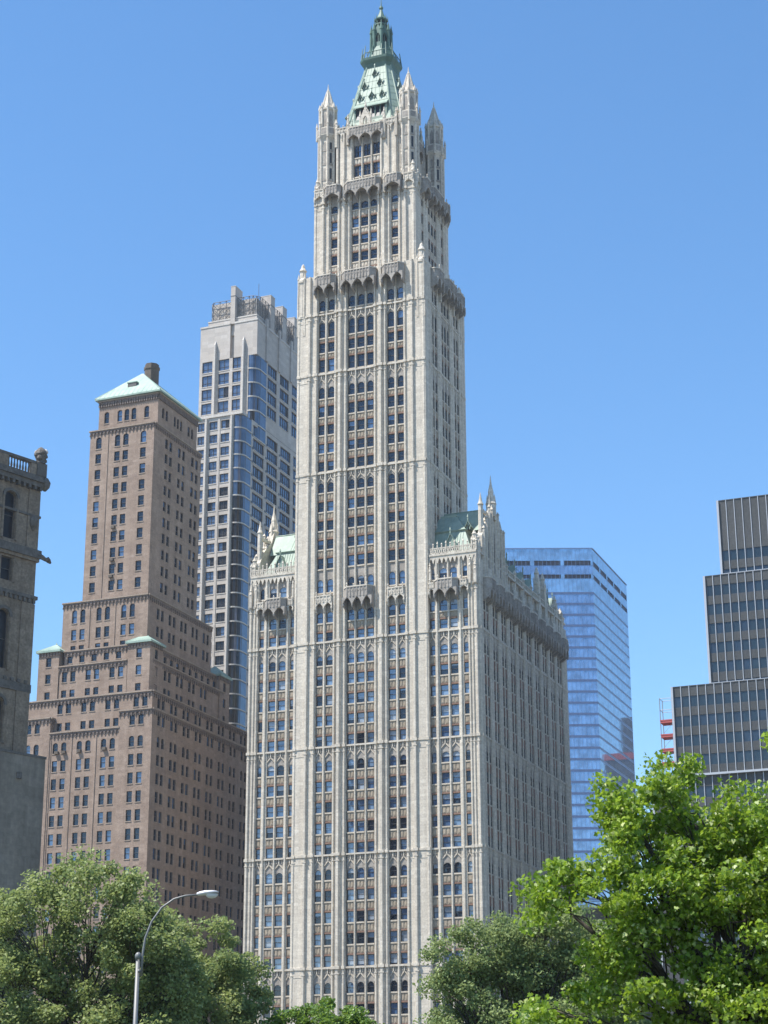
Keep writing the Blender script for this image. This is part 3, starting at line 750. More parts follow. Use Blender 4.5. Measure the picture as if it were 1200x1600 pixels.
# ================================================================== brown brick stepped tower on the left
BRICK = masonry('brown_brick', (.255, .188, .145), (.345, .265, .21), (.55, .05), .45, blotch=.25, grain=6.0, fine=.22)
BTRIM = masonry('buff_trim', (.28, .22, .17), (.34, .275, .215), None, .3)
BDARK = masonry('dark_corbel', (.16, .125, .105), (.21, .165, .14), None, .2)  # darker masonry for the corbel tables
COPL = copper('mint_copper', (.22, .315, .26), (.31, .40, .34))
CHIM = masonry('soot_brick', (.10, .085, .07), (.16, .13, .10), None, .4)
ROOFG = plain('tar_roof', (.12, .115, .11), .9)
BM = [BRICK, BTRIM, BDARK, COPL, CHIM, ROOFG, GDARK]
def punched(mb, F, u0, u1, z0, z1, ops, WL, d=0.0, dep=.28, m=0, msill=1, dim=.55, sash=True):
    """wall with real openings: reveals, sills, arched heads; collects the windows"""
    us = sorted({u0, u1, *[round(o[0], 3) for o in ops], *[round(o[1], 3) for o in ops]})
    zs = sorted({z0, z1, *[round(o[2], 3) for o in ops], *[round(o[3], 3) for o in ops]})
    us = [u for u in us if u0 <= u <= u1]; zs = [z for z in zs if z0 <= z <= z1]
    hole = set()
    for o in ops:
        for i in range(len(us)-1):
            if o[0]-.002 <= us[i] and us[i+1] <= o[1]+.002:
                for j in range(len(zs)-1):
                    if o[2]-.002 <= zs[j] and zs[j+1] <= o[3]+.002: hole.add((i, j))
    P = F.P
    for i in range(len(us)-1):                # merge solid cells upwards
        j = 0
        while j < len(zs)-1:
            if (i, j) in hole: j += 1; continue
            k = j
            while k+1 < len(zs)-1 and (i, k+1) not in hole: k += 1
            mb.poly([P(us[i], d, zs[j]), P(us[i+1], d, zs[j]), P(us[i+1], d, zs[k+1]), P(us[i], d, zs[k+1])], m); j = k+1
    for o in ops:
        a, b, c, e = o[:4]; ar = o[4] if len(o) > 4 else False
        g = d-dep
        mb.poly([P(a, g, c), P(a, d, c), P(a, d, e), P(a, g, e)], m); mb.poly([P(b, d, c), P(b, g, c), P(b, g, e), P(b, d, e)], m)
        mb.poly([P(a, g, e), P(a, d, e), P(b, d, e), P(b, g, e)], m); mb.poly([P(a, d, c), P(a, g, c), P(b, g, c), P(b, d, c)], m)
        if msill is not None: mb.box(F, a-.08, b+.08, d-.1, d+.09, c-.16, c+.01, msill)
        if ar:
            h = (b-a)/2; A = arch_pts(a, b, e-h, h-.03, 8); q = len(A)//2
            mb.ext(F, A[:q+1]+[((a+b)/2, e), (b, e)], g+.05, d-.003, m); mb.ext(F, A[q:]+[(a, e), ((a+b)/2, e)], g+.05, d-.003, m)
        WL.append((F, a, b, c, e, g-.05, ar, dim))
    return mb
def corbel(mb, F, u0, u1, z, d=0.0, h=.9, st=.8, m=2, out=.22):
    """arched corbel table under a ledge"""
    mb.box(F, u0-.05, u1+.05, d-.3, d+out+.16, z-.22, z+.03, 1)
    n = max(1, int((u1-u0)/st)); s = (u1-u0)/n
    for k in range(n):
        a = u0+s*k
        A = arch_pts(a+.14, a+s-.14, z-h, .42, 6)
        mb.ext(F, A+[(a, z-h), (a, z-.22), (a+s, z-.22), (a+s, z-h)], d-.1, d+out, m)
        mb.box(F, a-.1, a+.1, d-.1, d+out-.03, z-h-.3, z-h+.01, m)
BT = thing('brick_tower', 'brown brick stepped tower with green copper pyramid roofs left of the white skyscraper', 'skyscraper', (-81, 18, 0))
WLb = []
def pairs(cs, w=1.15, gap=.75): return [(c-gap/2-w, c-gap/2) for c in cs]+[(c+gap/2, c+gap/2+w) for c in cs]
def rowz(zt, p, h, n, arch=()): return [(zt-p*i-h, zt-p*i, i in arch) for i in range(n)]
def grid(cols, rows): return [(a, b, c, e, ar) for a, b in cols for c, e, ar in rows]
SB = Fr((0, 0), (1, 0), (0, -1))
def side(x, y): return Fr((x, 0), (0, 1), (1, 0)), y
def stage(name, x0, x1, y0, y1, z0, z1, fcols, frows, scols, srows, ledge=True, pilasters=()):
    """one block of the tower: front wall and right wall with windows, plain rear, flat roof"""
    mb = MB(); F = Fr((0, y0), (1, 0), (0, -1)); N = Fr((x1, 0), (0, 1), (1, 0))
    punched(mb, F, x0, x1, z0, z1, [o for o in grid(fcols, frows) if o[2] > z0 and o[3] < z1], WLb)
    punched(mb, N, y0, y1, z0, z1, [o for o in grid(scols, srows) if o[2] > z0 and o[3] < z1], WLb)
    mb.poly([(x0, y1, z0), (x0, y0, z0), (x0, y0, z1), (x0, y1, z1)], 0); mb.poly([(x1, y1, z0), (x0, y1, z0), (x0, y1, z1), (x1, y1, z1)], 0)
    mb.poly([(x0, y0, z1-.3), (x1, y0, z1-.3), (x1, y1, z1-.3), (x0, y1, z1-.3)], 5)
    if ledge:
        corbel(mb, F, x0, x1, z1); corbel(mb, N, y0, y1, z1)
        mb.box(IDF, x0-.25, x0, y0-.3, y1, z1-.22, z1+.03, 1)
    for p in pilasters: mb.box(F, p-.16, p+.16, -.1, .12, z0, z1-1.2, 0)
    return mb.build(name, BM, BT)
PA = pairs((-86.45, -81.1, -75.75, -69.55))
PA1 = pairs((-86.45, -81.1, -75.75)); PAR = pairs((-69.55,)); PAL = pairs((-92.5,))
ra = rowz(79.1, 3.55, 2.15, 23, (0,))
sp9 = pairs([3.4+5.2*k for k in range(9)], 1.1, .7)
# lower block: centre and two corner wings with the ledges at different heights
stage('lower_block', -88.6, -73.3, .0, 44, 0, 81.1, PA1, ra, [], [], True, (-88.45, -83.8, -78.4))
stage('corner_wing', -73.29, -66.2, -.25, 46, 0, 84.2, PAR, [(81.2, 83.2, False)]+ra, sp9, [(81.2, 83.2, False)]+ra)
stage('corner_wing', -96, -88.61, -.25, 46, 0, 84.2, PAL, [(81.2, 83.2, False)]+ra, [], [])
stage('second_block', -95, -67.0, 1.0, 43, 80.5, 88.0, PA, [(85.0, 87.0, False), (81.6, 83.2, False), (84.9, 86.9, False)][:2], pairs([4.6+5.2*k for k in range(8)], 1.1, .7), [(84.9, 86.8, False)])
stage('third_block', -88.6, -73.4, 2.0, 36, 87.5, 94.9, PA1, [(91.6, 93.7, False), (88.5, 90.0, False)], [], [])
stage('third_block', -73.39, -68.5, 3.2, 34, 87.5, 94.9, [], [], pairs([9.5+5.2*k for k in range(4)], 1.1, .7), [(91.6, 93.7, False), (88.4, 90.1, False)])
stage('ledge_block', -88.0, -69.3, 2.7, 33, 94.5, 98.1, [(-87.4+2.75*k, -86.2+2.75*k) for k in range(6)], [(95.5, 97.0, False)], [(6.5+2.7*k, 7.7+2.7*k) for k in range(10)], [(95.4, 96.8, False)])
stage('fourth_block', -89.3, -70.0, 3.4, 31, 97.6, 108.3, pairs((-85.7, -80.1, -74.5)), [(103.9, 106.7, True), (100.4, 102.6, False), (98.3, 99.3, False)], pairs([8.5+5.0*k for k in range(5)], 1.1, .7), [(104.0, 106.3, False), (100.4, 102.6, False)], True, (-83.2, -77.4))
tr = rowz(139.9, 3.45, 2.1, 10)
stage('tower_block', -85.5, -70.6, 4.2, 25.0, 107.8, 145.1, [(-84.1, -82.8), (-79.7, -78.45), (-77.75, -76.5), (-73.7, -72.4)], [(141.0, 143.6, True)]+tr, pairs((10.6, 16.3, 22.2), 1.15, .75), [(141.0, 143.2, False)]+tr, True, (-81.3,))
pu = MB()
stage('top_block', -84.9, -71.0, 6.2, 23.6, 144.6, 152.4, [(-83.6, -82.5), (-80.5, -79.4), (-78.85, -77.75), (-77.2, -76.1), (-74.2, -73.1)], [(147.3, 149.9, True), (145.1, 146.2, False)], [(8, 9), (9.6, 10.6), (13.2, 14.1), (14.6, 15.5), (16.0, 16.9), (19.4, 20.4), (21.0, 22.0)], [(147.4, 149.8, True)])
bm_ = MB()
for a in range(25): bm_.box(Fr((0, 6.2), (1, 0), (0, -1)), -84.9+.56*a, -84.65+.56*a, -.1, .3, 151.0, 152.5, 2)
for a in range(32): bm_.box(Fr((-71.0, 0), (0, 1), (1, 0)), 6.2+.55*a, 6.45+.55*a, -.1, .3, 151.0, 152.5, 2)
bm_.build('corbel_frieze', BM, BT)
def hip(name, x0, x1, y0, y1, z0, ov, hgt, parent, m=3, ridge=0):
    mb = MB(); cx, cy = (x0+x1)/2, (y0+y1)/2
    q = [(x0-ov, y0-ov), (x1+ov, y0-ov), (x1+ov, y1+ov), (x0-ov, y1+ov)]
    mb.loft([[(x, y, z0-.35) for x, y in q], [(x, y, z0) for x, y in q], [(cx-.15, cy-.15-ridge, z0+hgt), (cx+.15, cy-.15-ridge, z0+hgt), (cx+.15, cy+.15+ridge, z0+hgt), (cx-.15, cy+.15+ridge, z0+hgt)]], m, True, True)
    for i in range(4):
        x, y = q[i]; sx = .1 if i in (1, 2) else -.1; sy = ridge if i in (2, 3) else -ridge
        mb.tube([(x, y, z0+.02), (cx+sx, cy+sy, z0+hgt)], .1, 5, m)
    n = 14
    for k in range(1, n):                       # seams up the two seen slopes
        t = 2*abs(k/n-.5); f = 1-t
        x = x0-ov+(x1-x0+2*ov)*k/n; mb.tube([(x, y0-ov, z0+.02), (x, y0-ov+(cy-ridge-y0+ov)*f, z0+hgt*f+.02)], .045, 4, m)
        y = y0-ov+(y1-y0+2*ov)*k/n; mb.tube([(x1+ov, y, z0+.02), (x1+ov-(x1+ov-cx)*f, y, z0+hgt*f+.02)], .045, 4, m)
    return mb.build(name, BM, parent)
hr = hip('pyramid_roof', -84.9, -71.0, 6.2, 23.6, 152.85, .75, 6.9, BT, 3, 3.4)
v = MB(); v.box(IDF, -79.2, -77.2, 7.6, 9.0, 154.2, 156.3, 5); v.box(IDF, -79.35, -77.05, 7.5, 9.1, 156.3, 156.5, 3); v.build('roof_vent', BM, hr)
ch = MB(); ch.lathe(IDF, -78.3, 16.0, [(1.55, 150), (1.55, 162.2), (1.72, 162.4), (1.72, 163.0), (1.5, 163.1), (1.5, 163.6), (1.2, 163.6), (1.2, 163)], 8, 4); ch.build('chimney', BM, BT)
PVX = ((-73.2, -68.3, 1.8, 7.0), (-93.4, -88.7, 1.8, 7.0), (-73.0, -68.3, 32.0, 36.6))
for k, (x0, x1, y0, y1) in enumerate(PVX):
    ps = MB(); F = Fr((0, y0), (1, 0), (0, -1)); N = Fr((x1, 0), (0, 1), (1, 0))
    cx, cy = (x0+x1)/2, (y0+y1)/2; pr = [(95.0, 96.9, False), (91.6, 93.5, False), (88.4, 89.9, False)]
    punched(ps, F, x0, x1, 87.4, 98.1, grid([(cx-.6, cx+.6)], pr), WLb)
    punched(ps, N, y0, y1, 87.4, 98.1, grid([(cy-.6, cy+.6)], pr), WLb)
    ps.box(IDF, x0, x1-.6, y0+.6, y1, 87.4, 98.0, 0)
    for q in range(7): ps.box(F, x0+(x1-x0)*q/7+.1, x0+(x1-x0)*q/7+.45, -.05, .2, 97.2, 98.1, 2); ps.box(N, y0+(y1-y0)*q/7+.1, y0+(y1-y0)*q/7+.45, -.05, .2, 97.2, 98.1, 2)
    pv = ps.build('corner_pavilion', BM, BT)
    h = hip('pyramid_roof', x0, x1, y0, y1, 98.3, .45, 1.9 if k < 2 else 2.4, pv, 3)
    f = MB(); f.lathe(IDF, cx, cy, [(.18, 99.9), (.2, 100.3), (.08, 100.5), (.02, 100.8)], 6, 3); f.build('finial', BM, h)
ac = MB()                                        # window air conditioners hung on the fronts
for x, y, z in ((-79.1, 4.2, 123.2), (-79.1, 4.2, 116.3), (-79.1, 4.2, 112.8), (-86.9, 0, 76.8), (-85.3, 0, 76.8), (-81.9, 0, 76.8), (-76.4, 0, 76.8)):
    ac.box(Fr((0, y), (1, 0), (0, -1)), x-.4, x+.4, -.2, .5, z, z+.55, 4)
ac.build('air_conditioners', BM, BT)['kind'] = 'stuff'
finish_windows(BT, WLb, WIN)

# ================================================================== pale apartment tower behind
LIME = masonry('pale_limestone', (.43, .39, .35), (.48, .445, .405), (.9, .04), .15, blotch=.08, fine=.06)
LIMED = masonry('limestone_trim', (.48, .445, .40), (.53, .50, .455), None, .15)
BGL = glass('bay_glass', (.06, .095, .165), ior=1.8, wob=.015)
BGL2 = glass('bay_glass_dark', (.03, .028, .027), ior=1.4, wob=.015)
METD = plain('dark_metal', (.09, .085, .08), .5)
LATT = plain('grey_lattice', (.20, .19, .18), .6)
AM = [LIME, LIMED, BGL, BGL2, METD, FRAME, GDARK, LATT]
AT = thing('apartment_tower', 'pale limestone apartment tower with rounded glass corners and screened roof, behind the brick tower', 'skyscraper', (-84, 75, 0))
WLa = []
def awin(mb, w):
    F, u0, u1, z0, z1, dg, n, dim = w
    nn = max(1, int(round((u1-u0)/1.2)))
    st = (u1-u0)/nn
    for k in range(nn):
        mi = (3 if rng.random() < dim else 2)
        mb.poly([F.P(u0+st*k, dg, z0), F.P(u0+st*(k+1), dg, z0), F.P(u0+st*(k+1), dg, z1), F.P(u0+st*k, dg, z1)], mi)
    for k in range(nn+1):
        u = u0+st*k; u = min(max(u, u0+.05), u1-.05); mb.box(F, u-.05, u+.05, dg-.05, dg+.1, z0, z1, 5, True)
    mb.box(F, u0+.05, u1-.05, dg-.05, dg+.09, z1-.1, z1, 5, True); mb.box(F, u0+.05, u1-.05, dg-.05, dg+.09, z0, z0+.1, 5, True)
    mb.box(F, u0+.05, u1-.05, dg-.05, dg+.07, z0+(z1-z0)*.32, z0+(z1-z0)*.32+.07, 5, True)
def corner_bay(root, xc, yc, rad, ext_u, ext_v, z0, z1, pitch, z_top, darkf):
    """rounded glass corner: a strip along the front, a quarter turn, a strip along the side, with floor bands"""
    mb = MB()
    pts = [(xc-rad-ext_u, yc), (xc-rad-ext_u*.5, yc)]+[(xc-rad+rad*math.sin(a), yc+rad-rad*math.cos(a)) for a in [math.pi/2*k/6 for k in range(7)]]+[(xc, yc+rad+ext_v)]
    n = int((z1-z0)/pitch)
    for f in range(n):
        za = z1-pitch*(f+1); zb = z1-pitch*f
        for a, b in zip(pts[:-1], pts[1:]):
            left = a[1] < yc+rad*.6
            mi = 3 if (left and rng.random() < darkf(zb)) else 2
            mb.poly([(*a, za+.28), (*b, za+.28), (*b, zb-.02), (*a, zb-.02)], mi)
        ring = lambda o: [(pts[0][0], pts[0][1]-o), (xc-rad, yc-o)]+[(xc-rad+(rad+o)*math.sin(t), yc+rad-(rad+o)*math.cos(t)) for t in [math.pi/2*k/6 for k in range(7)]]+[(xc+o, pts[-1][1])]
        A, B = ring(.16), ring(-.3)
        for i in range(len(A)-1):
            for z, fl in ((za, 1), (za+.3, 0)):
                mb.poly([(*A[i], z), (*A[i+1], z), (*B[i+1], z), (*B[i], z)], 1)
            mb.poly([(*A[i], za), (*A[i+1], za), (*A[i+1], za+.3), (*A[i], za+.3)], 1)
        for i, p in enumerate(pts):
            if i in (1, 2, 5, 8): mb.tube([(*p, za+.3), (*p, zb)], .06, 4, 4)
        mb.tube([(pts[0][0], pts[0][1]-.03, za+1.15), (pts[2][0], pts[2][1]-.03, za+1.15)], .04, 4, 4)
    return mb.build('glass_corner', AM, root)
PT = 3.0
AX0, AXU, AXL = -91.0, -75.8, -79.0                  # left edge, right edge above, rear corner of the lower part
dk = lambda z: .8 if z < 158 else .05
# upper block
mb = MB(); F = Fr((0, 62), (1, 0), (0, -1)); N = Fr((-75.8, 0), (0, 1), (1, 0))
up_rows = [(184.4-3.6*k-2.9, 184.4-3.6*k) for k in range(4)]
ops = [(a, b, c, d) for c, d in up_rows for a, b in ((-90.3, -87.6), (-85.9, -83.1), (-82.2, -79.9))]
tmp = []
punched(mb, F, -91, -77.9, 164, 184.4, ops, tmp, msill=1)
WLa += [(w[0], w[1], w[2], w[3], w[4], w[5], 0, .05) for w in tmp]
punched(mb, F, -91, -83.0, 184.4, 193.6, [], []); punched(mb, F, -81.9, -75.8, 184.4, 193.6, [], [])
punched(mb, Fr((0, 63.0), (1, 0), (0, -1)), -83.0, -81.9, 184.4, 193.6, [], [])
mb.poly([(-83, 63, 184.4), (-83, 62, 184.4), (-83, 62, 193.6), (-83, 63, 193.6)], 0); mb.poly([(-81.9, 62, 184.4), (-81.9, 63, 184.4), (-81.9, 63, 193.6), (-81.9, 62, 193.6)], 0)
mb.poly([(-83, 62, 184.4), (-81.9, 62, 184.4), (-81.9, 63, 184.4), (-83, 63, 184.4)], 0)
mb.poly([(-77.9, 62, 184.4), (-75.8, 62, 184.4), (-75.8, 64.2, 184.4), (-77.9, 64.2, 184.4)], 0)
tmp = []
sops = [(a, b, c, d) for c, d in up_rows for a, b in ((68.2, 73.4), (75.2, 80.4), (82.2, 87.4))]
punched(mb, N, 67.5, 92, 167.0, 184.4, sops, tmp, msill=1)
WLa += [(w[0], w[1], w[2], w[3], w[4], w[5], 0, .05) for w in tmp]
punched(mb, N, 62, 92, 184.4, 193.6, [], [])
for u in (67.2, 74.3, 81.3): mb.box(N, u-.5, u+.5, -.2, .35, 184.4, 195.5, 0)
mb.poly([(-91, 92, 150), (-91, 62, 150), (-91, 62, 193.6), (-91, 92, 193.6)], 0)
mb.poly([(-75.8, 92, 150), (-91, 92, 150), (-91, 92, 193.6), (-75.8, 92, 193.6)], 0)
mb.poly([(-91, 62, 193.4), (-75.8, 62, 193.4), (-75.8, 92, 193.4), (-91, 92, 193.4)], 1)
for F_, a, b in ((F, -91.1, -83.0), (F, -81.9, -75.7), (N, 61.9, 92)): mb.box(F_, a, b, -.4, .12, 193.3, 193.75, 1)
mb.box(IDF, -89.6, -76.6, 63.2, 91, 193.4, 195.2, 0); mb.box(IDF, -89.7, -76.5, 63.1, 91.1, 195.2, 195.5, 1)
for u0, zt in ((-86.75, 189.3), (-79.2, 189.3)):             # spire-topped pilasters
    mb.box(F, u0-.75, u0+.75, -.1, .12, 169.8, 184.8, 0)
    mb.plan(F, [(u0-.35, .05), (u0-.2, .75), (u0+.2, .75), (u0+.35, .05)], 169.8, zt-1.0, 1)
    mb.loft([[F.P(u0-.35, .05, zt-1.0), F.P(u0-.2, .75, zt-1.0), F.P(u0+.2, .75, zt-1.0), F.P(u0+.35, .05, zt-1.0)], [F.P(u0-.1, .05, zt), F.P(u0-.05, .2, zt), F.P(u0+.05, .2, zt), F.P(u0+.1, .05, zt)]], 1)
mb.box(IDF, -90.6, -78.3, 64.5, 91, 120, 184.3, 6)
mb.build('upper_block', AM, AT)
corner_bay(AT, -75.75, 61.95, 2.1, .1, 3.4, 162.6, 184.4, 3.6, 184.4, lambda z: .08)
# lower block
mb = MB(); F = Fr((0, 55), (1, 0), (0, -1)); N = Fr((-75.85, 0), (0, 1), (1, 0))
lrows = [(165.6-3.33*k-2.15, 165.6-3.33*k) for k in range(34)]
tmp = []
punched(mb, F, -88.2, -77.9, 0, 166.8, [(a, b, c, d) for c, d in lrows for a, b in ((-87.4, -85.6), (-84.3, -82.2), (-81.3, -79.1)) if c > 2], tmp, msill=1)
WLa += [(w[0], w[1], w[2], w[3], w[4], w[5], 0, (.9 if w[3] < 148 and w[1] > -83 else .35 if w[3] < 146 else .05)) for w in tmp]
for u0 in (-84.95, -78.4):
    mb.plan(F, [(u0-.35, 0), (u0-.2, .65), (u0+.2, .65), (u0+.35, 0)], 0, 166.2, 1)
mb.box(F, -82.0, -81.5, -.1, .12, 0, 166.2, 0)
mb.box(F, -88.4, -75.7, -2.4, .3, 166.5, 167.2, 1)
tmp = []
srows = [(165.9-3.33*k-2.72, 165.9-3.33*k) for k in range(34)]
punched(mb, N, 60.0, 92, 0, 166.95, [(a, b, c, d) for c, d in srows for a, b in ((61.0, 66.9), (68.5, 74.5), (76.1, 82.0), (83.7, 89.7)) if c > 2], tmp, msill=1)
WLa += [(w[0], w[1], w[2], w[3], w[4], w[5], 0, .12) for w in tmp]
for k in range(34):                                          # small grilles beside the side windows
    for u in (60.7, 68.1, 75.6): mb.box(N, u-.3, u+.3, -.05, .06, 163.0-3.33*k, 163.5-3.33*k, 4)
mb.poly([(-88.2, 92, 0), (-88.2, 55, 0), (-88.2, 55, 166.8), (-88.2, 92, 166.8)], 0)
mb.poly([(-88.2, 55, 166.7), (-75.85, 55, 166.7), (-75.85, 92, 166.7), (-88.2, 92, 166.7)], 1)
mb.box(IDF, -87.5, -78.5, 56.5, 91, 0, 166, 6)
mb.build('lower_block', AM, AT)
corner_bay(AT, -75.8, 55, 2.0, .15, 2.9, 2, 166.5, 3.33, 166.5, lambda z: .92 if z < 147 else .45 if z < 153 else .06)
# crown fins and roof screens
for x0, x1, y0, y1, zt in ((-83.4, -82.2, 62.6, 66.5, 203.6), (-78.6, -75.9, 69.5, 71.8, 203.0), (-78.6, -75.9, 76.4, 78.8, 203.0), (-78.6, -75.9, 83.4, 86.4, 203.0), (-82, -77.6, 70.2, 71.2, 202.4), (-82, -77.6, 77.1, 78.1, 202.4), (-82, -77.6, 84.6, 85.6, 202.4)):
    g = MB(); g.box(IDF, x0, x1, y0, y1, 190.5, zt, 0); g.box(IDF, x0-.06, x1+.06, y0-.06, y1+.06, zt-2.6, zt-2.45, 4); g.box(IDF, x0-.05, x1+.05, y0-.05, y1+.05, zt, zt+.15, 1)
    g.build('crown_fin', AM, AT)
def screen(pts, z0, z1):
    g = MB()
    def lerp(a, b, t): return tuple(a[i]+(b[i]-a[i])*t for i in range(2))
    rows_ = 3
    for a, b in zip(pts[:-1], pts[1:]):
        L = math.hypot(b[0]-a[0], b[1]-a[1]); n = max(1, round(L/1.6))
        for k in range(n):
            p, q = lerp(a, b, k/n), lerp(a, b, (k+1)/n)
            g.tube([(*p, z0), (*p, z1)], .09, 4, 7); g.tube([(*q, z0), (*q, z1)], .09, 4, 7)
            for r in range(rows_):
                za, zb = z0+(z1-z0)*r/rows_, z0+(z1-z0)*(r+1)/rows_
                g.tube([(*p, za), (*q, zb)], .06, 4, 7); g.tube([(*p, zb), (*q, za)], .06, 4, 7)
                g.tube([(*p, zb), (*q, zb)], .08, 4, 7)
        g.tube([(*a, z0), (*b, z0)], .1, 4, 7)
    g.build('roof_screen', AM, AT)
screen([(-89.4, 67), (-89.4, 64.6), (-88.6, 63.8), (-83.5, 63.8)], 195.5, 200.7)
def qarc(xc, yc, r, n=4): return [(xc-r+r*math.sin(t), yc+r-r*math.cos(t)) for t in [math.pi/2*k/n for k in range(n+1)]]
screen([(-82.1, 63.8)]+qarc(-76.6, 63.8, 2.4)+[(-76.6, 69.4)], 195.5, 200.9)
screen(qarc(-76.2, 72.0, 1.8, 3)+[(-76.2, 76.3)], 195.5, 200.9); screen(qarc(-76.2, 79.0, 1.8, 3)+[(-76.2, 83.3)], 195.5, 200.9)
g = MB(); g.box(IDF, -88.9, -77.3, 64.4, 90, 195.4, 200.4, 0); g.build('plant_room', AM, AT)
an = MB(); an.tube([(-79.5, 70, 199), (-79.5, 70, 207)], .06, 5, 4); an.build('antenna', AM, AT)
finish_windows(AT, WLa, AM, func=awin)

# ================================================================== blue glass office tower far right
BLG = glass('blue_curtain_glass', (.255, .365, .51), rough=.04, ior=1.6, metal=.75, wob=.004)
BLB = plain('blue_floor_band', (.07, .11, .22), .35)
BLL = plain('louvre_dark', (.03, .035, .06), .5)
BLS = glass('rooftop_and_bright_face_glass', (.35, .47, .57), rough=.03, ior=1.6, metal=.85, wob=.003)  # rooftop band; on the right face, brighter sky reflection put into the colour
BLM = plain('silver_mullion', (.16, .24, .40), .35, .3)
GM = [BLG, BLB, BLL, BLS, BLM]
GT = thing('glass_tower', 'blue mirrored glass office tower far behind the white skyscraper on its right', 'skyscraper', (-95, 400, 0))
e1 = Vector((math.cos(YAW), math.sin(YAW)))                  # along the face turned to the park
K = Vector((-76.8, 360.1))
e2 = Vector((-.30, .954)).normalized()
FA = Fr((K.x, K.y), (e1.x, e1.y), (e1.y, -e1.x))             # park face, u negative to the left
FB = Fr((K.x, K.y), (0, 0), (0, 0))
def setB(vec):
    FB.u = Vector((vec.x, vec.y, 0)); FB.n = Vector((vec.y, -vec.x, 0))
ang = R(21.8+0)
e2 = Vector((-.012, 1.0)).normalized(); setB(e2)
def curtain(F, u0, u1, top, gl=0, fin=.14):
    mb = MB(); zs = top; fl = 4.25
    mb.poly([F.P(u0, .1, top-5.0), F.P(u1, .1, top-5.0), F.P(u1, .1, top), F.P(u0, .1, top)], 3)
    z = top-5.0
    for h, kind in ((1.9, 2), (3.6, 0), (1.6, 2), (5.4, 3)):
        if kind == 2:
            mb.poly([F.P(u0, -.7, z-h), F.P(u1, -.7, z-h), F.P(u1, -.7, z), F.P(u0, -.7, z)], 2)
            mb.poly([F.P(u0, -.7, z), F.P(u1, -.7, z), F.P(u1, .1, z), F.P(u0, .1, z)], 2); mb.poly([F.P(u0, .1, z-h), F.P(u1, .1, z-h), F.P(u1, -.7, z-h), F.P(u0, -.7, z-h)], 4)
            n = max(1, int((u1-u0)/9.5))
            for k in range(n+1):
                u = u1-(u1-u0)*k/n; mb.box(F, max(u0, u-.7), min(u1, u+.7), -.7, .1, z-h, z, 3)
        else: mb.poly([F.P(u0, 0, z-h), F.P(u1, 0, z-h), F.P(u1, 0, z), F.P(u0, 0, z)], gl if kind == 0 else kind)
        z -= h
    mb.poly([F.P(u0, 0, 0), F.P(u1, 0, 0), F.P(u1, 0, z), F.P(u0, 0, z)], gl)
    while z > 8:
        mb.box(F, u0, u1, -.2, fin+.04, z-.6, z, 1); mb.box(F, u0, u1, -.2, fin*.7, z-.95, z-.6, 4); z -= fl
    n = int((u1-u0)/1.55)
    for k in range(n+1):
        u = u0+(u1-u0)*k/n; mb.box(F, max(u0, u-.05), min(u1, u+.05), -.1, fin, 0, top, 4)
    mb.box(F, u0, u1, -.3, .35, top-.25, top+.1, 4)
    return mb.build('curtain_wall', GM, GT)
curtain(FA, -46, 0, 223.9); curtain(FB, 0, 52.8, 223.9, 3, .025)
mb = MB()
c0 = FA.P(-46, 0, 0); c1 = FB.P(52.8, 0, 0)
mb.poly([(K.x, K.y, 222.5), c1[:2]+(222.5,), (c1[0]-46*e1.x, c1[1]-46*e1.y, 222.5), c0[:2]+(222.5,)], 2)
mb.poly([c1[:2]+(0,), (c1[0]-46*e1.x, c1[1]-46*e1.y, 0), (c1[0]-46*e1.x, c1[1]-46*e1.y, 223), c1[:2]+(223,)], 0)
mb.poly([c0[:2]+(0,), (c1[0]-46*e1.x, c1[1]-46*e1.y, 0), (c1[0]-46*e1.x, c1[1]-46*e1.y, 223), c0[:2]+(223,)], 0)
mb.build('rear_walls', GM, GT)

# the tower that the blue glass mirrors at its lower right edge
RB = thing('mirrored_tower', 'dark stepped tower with a red roof edge, mirrored in the blue glass tower', 'skyscraper', (-20, 720, 0))
RDK = plain('dark_cladding', (.045, .045, .05), .5); RRD = plain('red_roof_edge', (.30, .05, .04), .6)
g = MB(); g.box(IDF, -48, 5, 700, 740, 0, 211, 0); g.box(IDF, -48, -4.7, 702, 740, 215, 235, 0); g.build('tower_block', [RDK], RB)
g = MB(); g.box(IDF, -48.5, 5.5, 699.5, 740.5, 211.2, 214.8, 0); g.build('roof_edge', [RRD], RB)

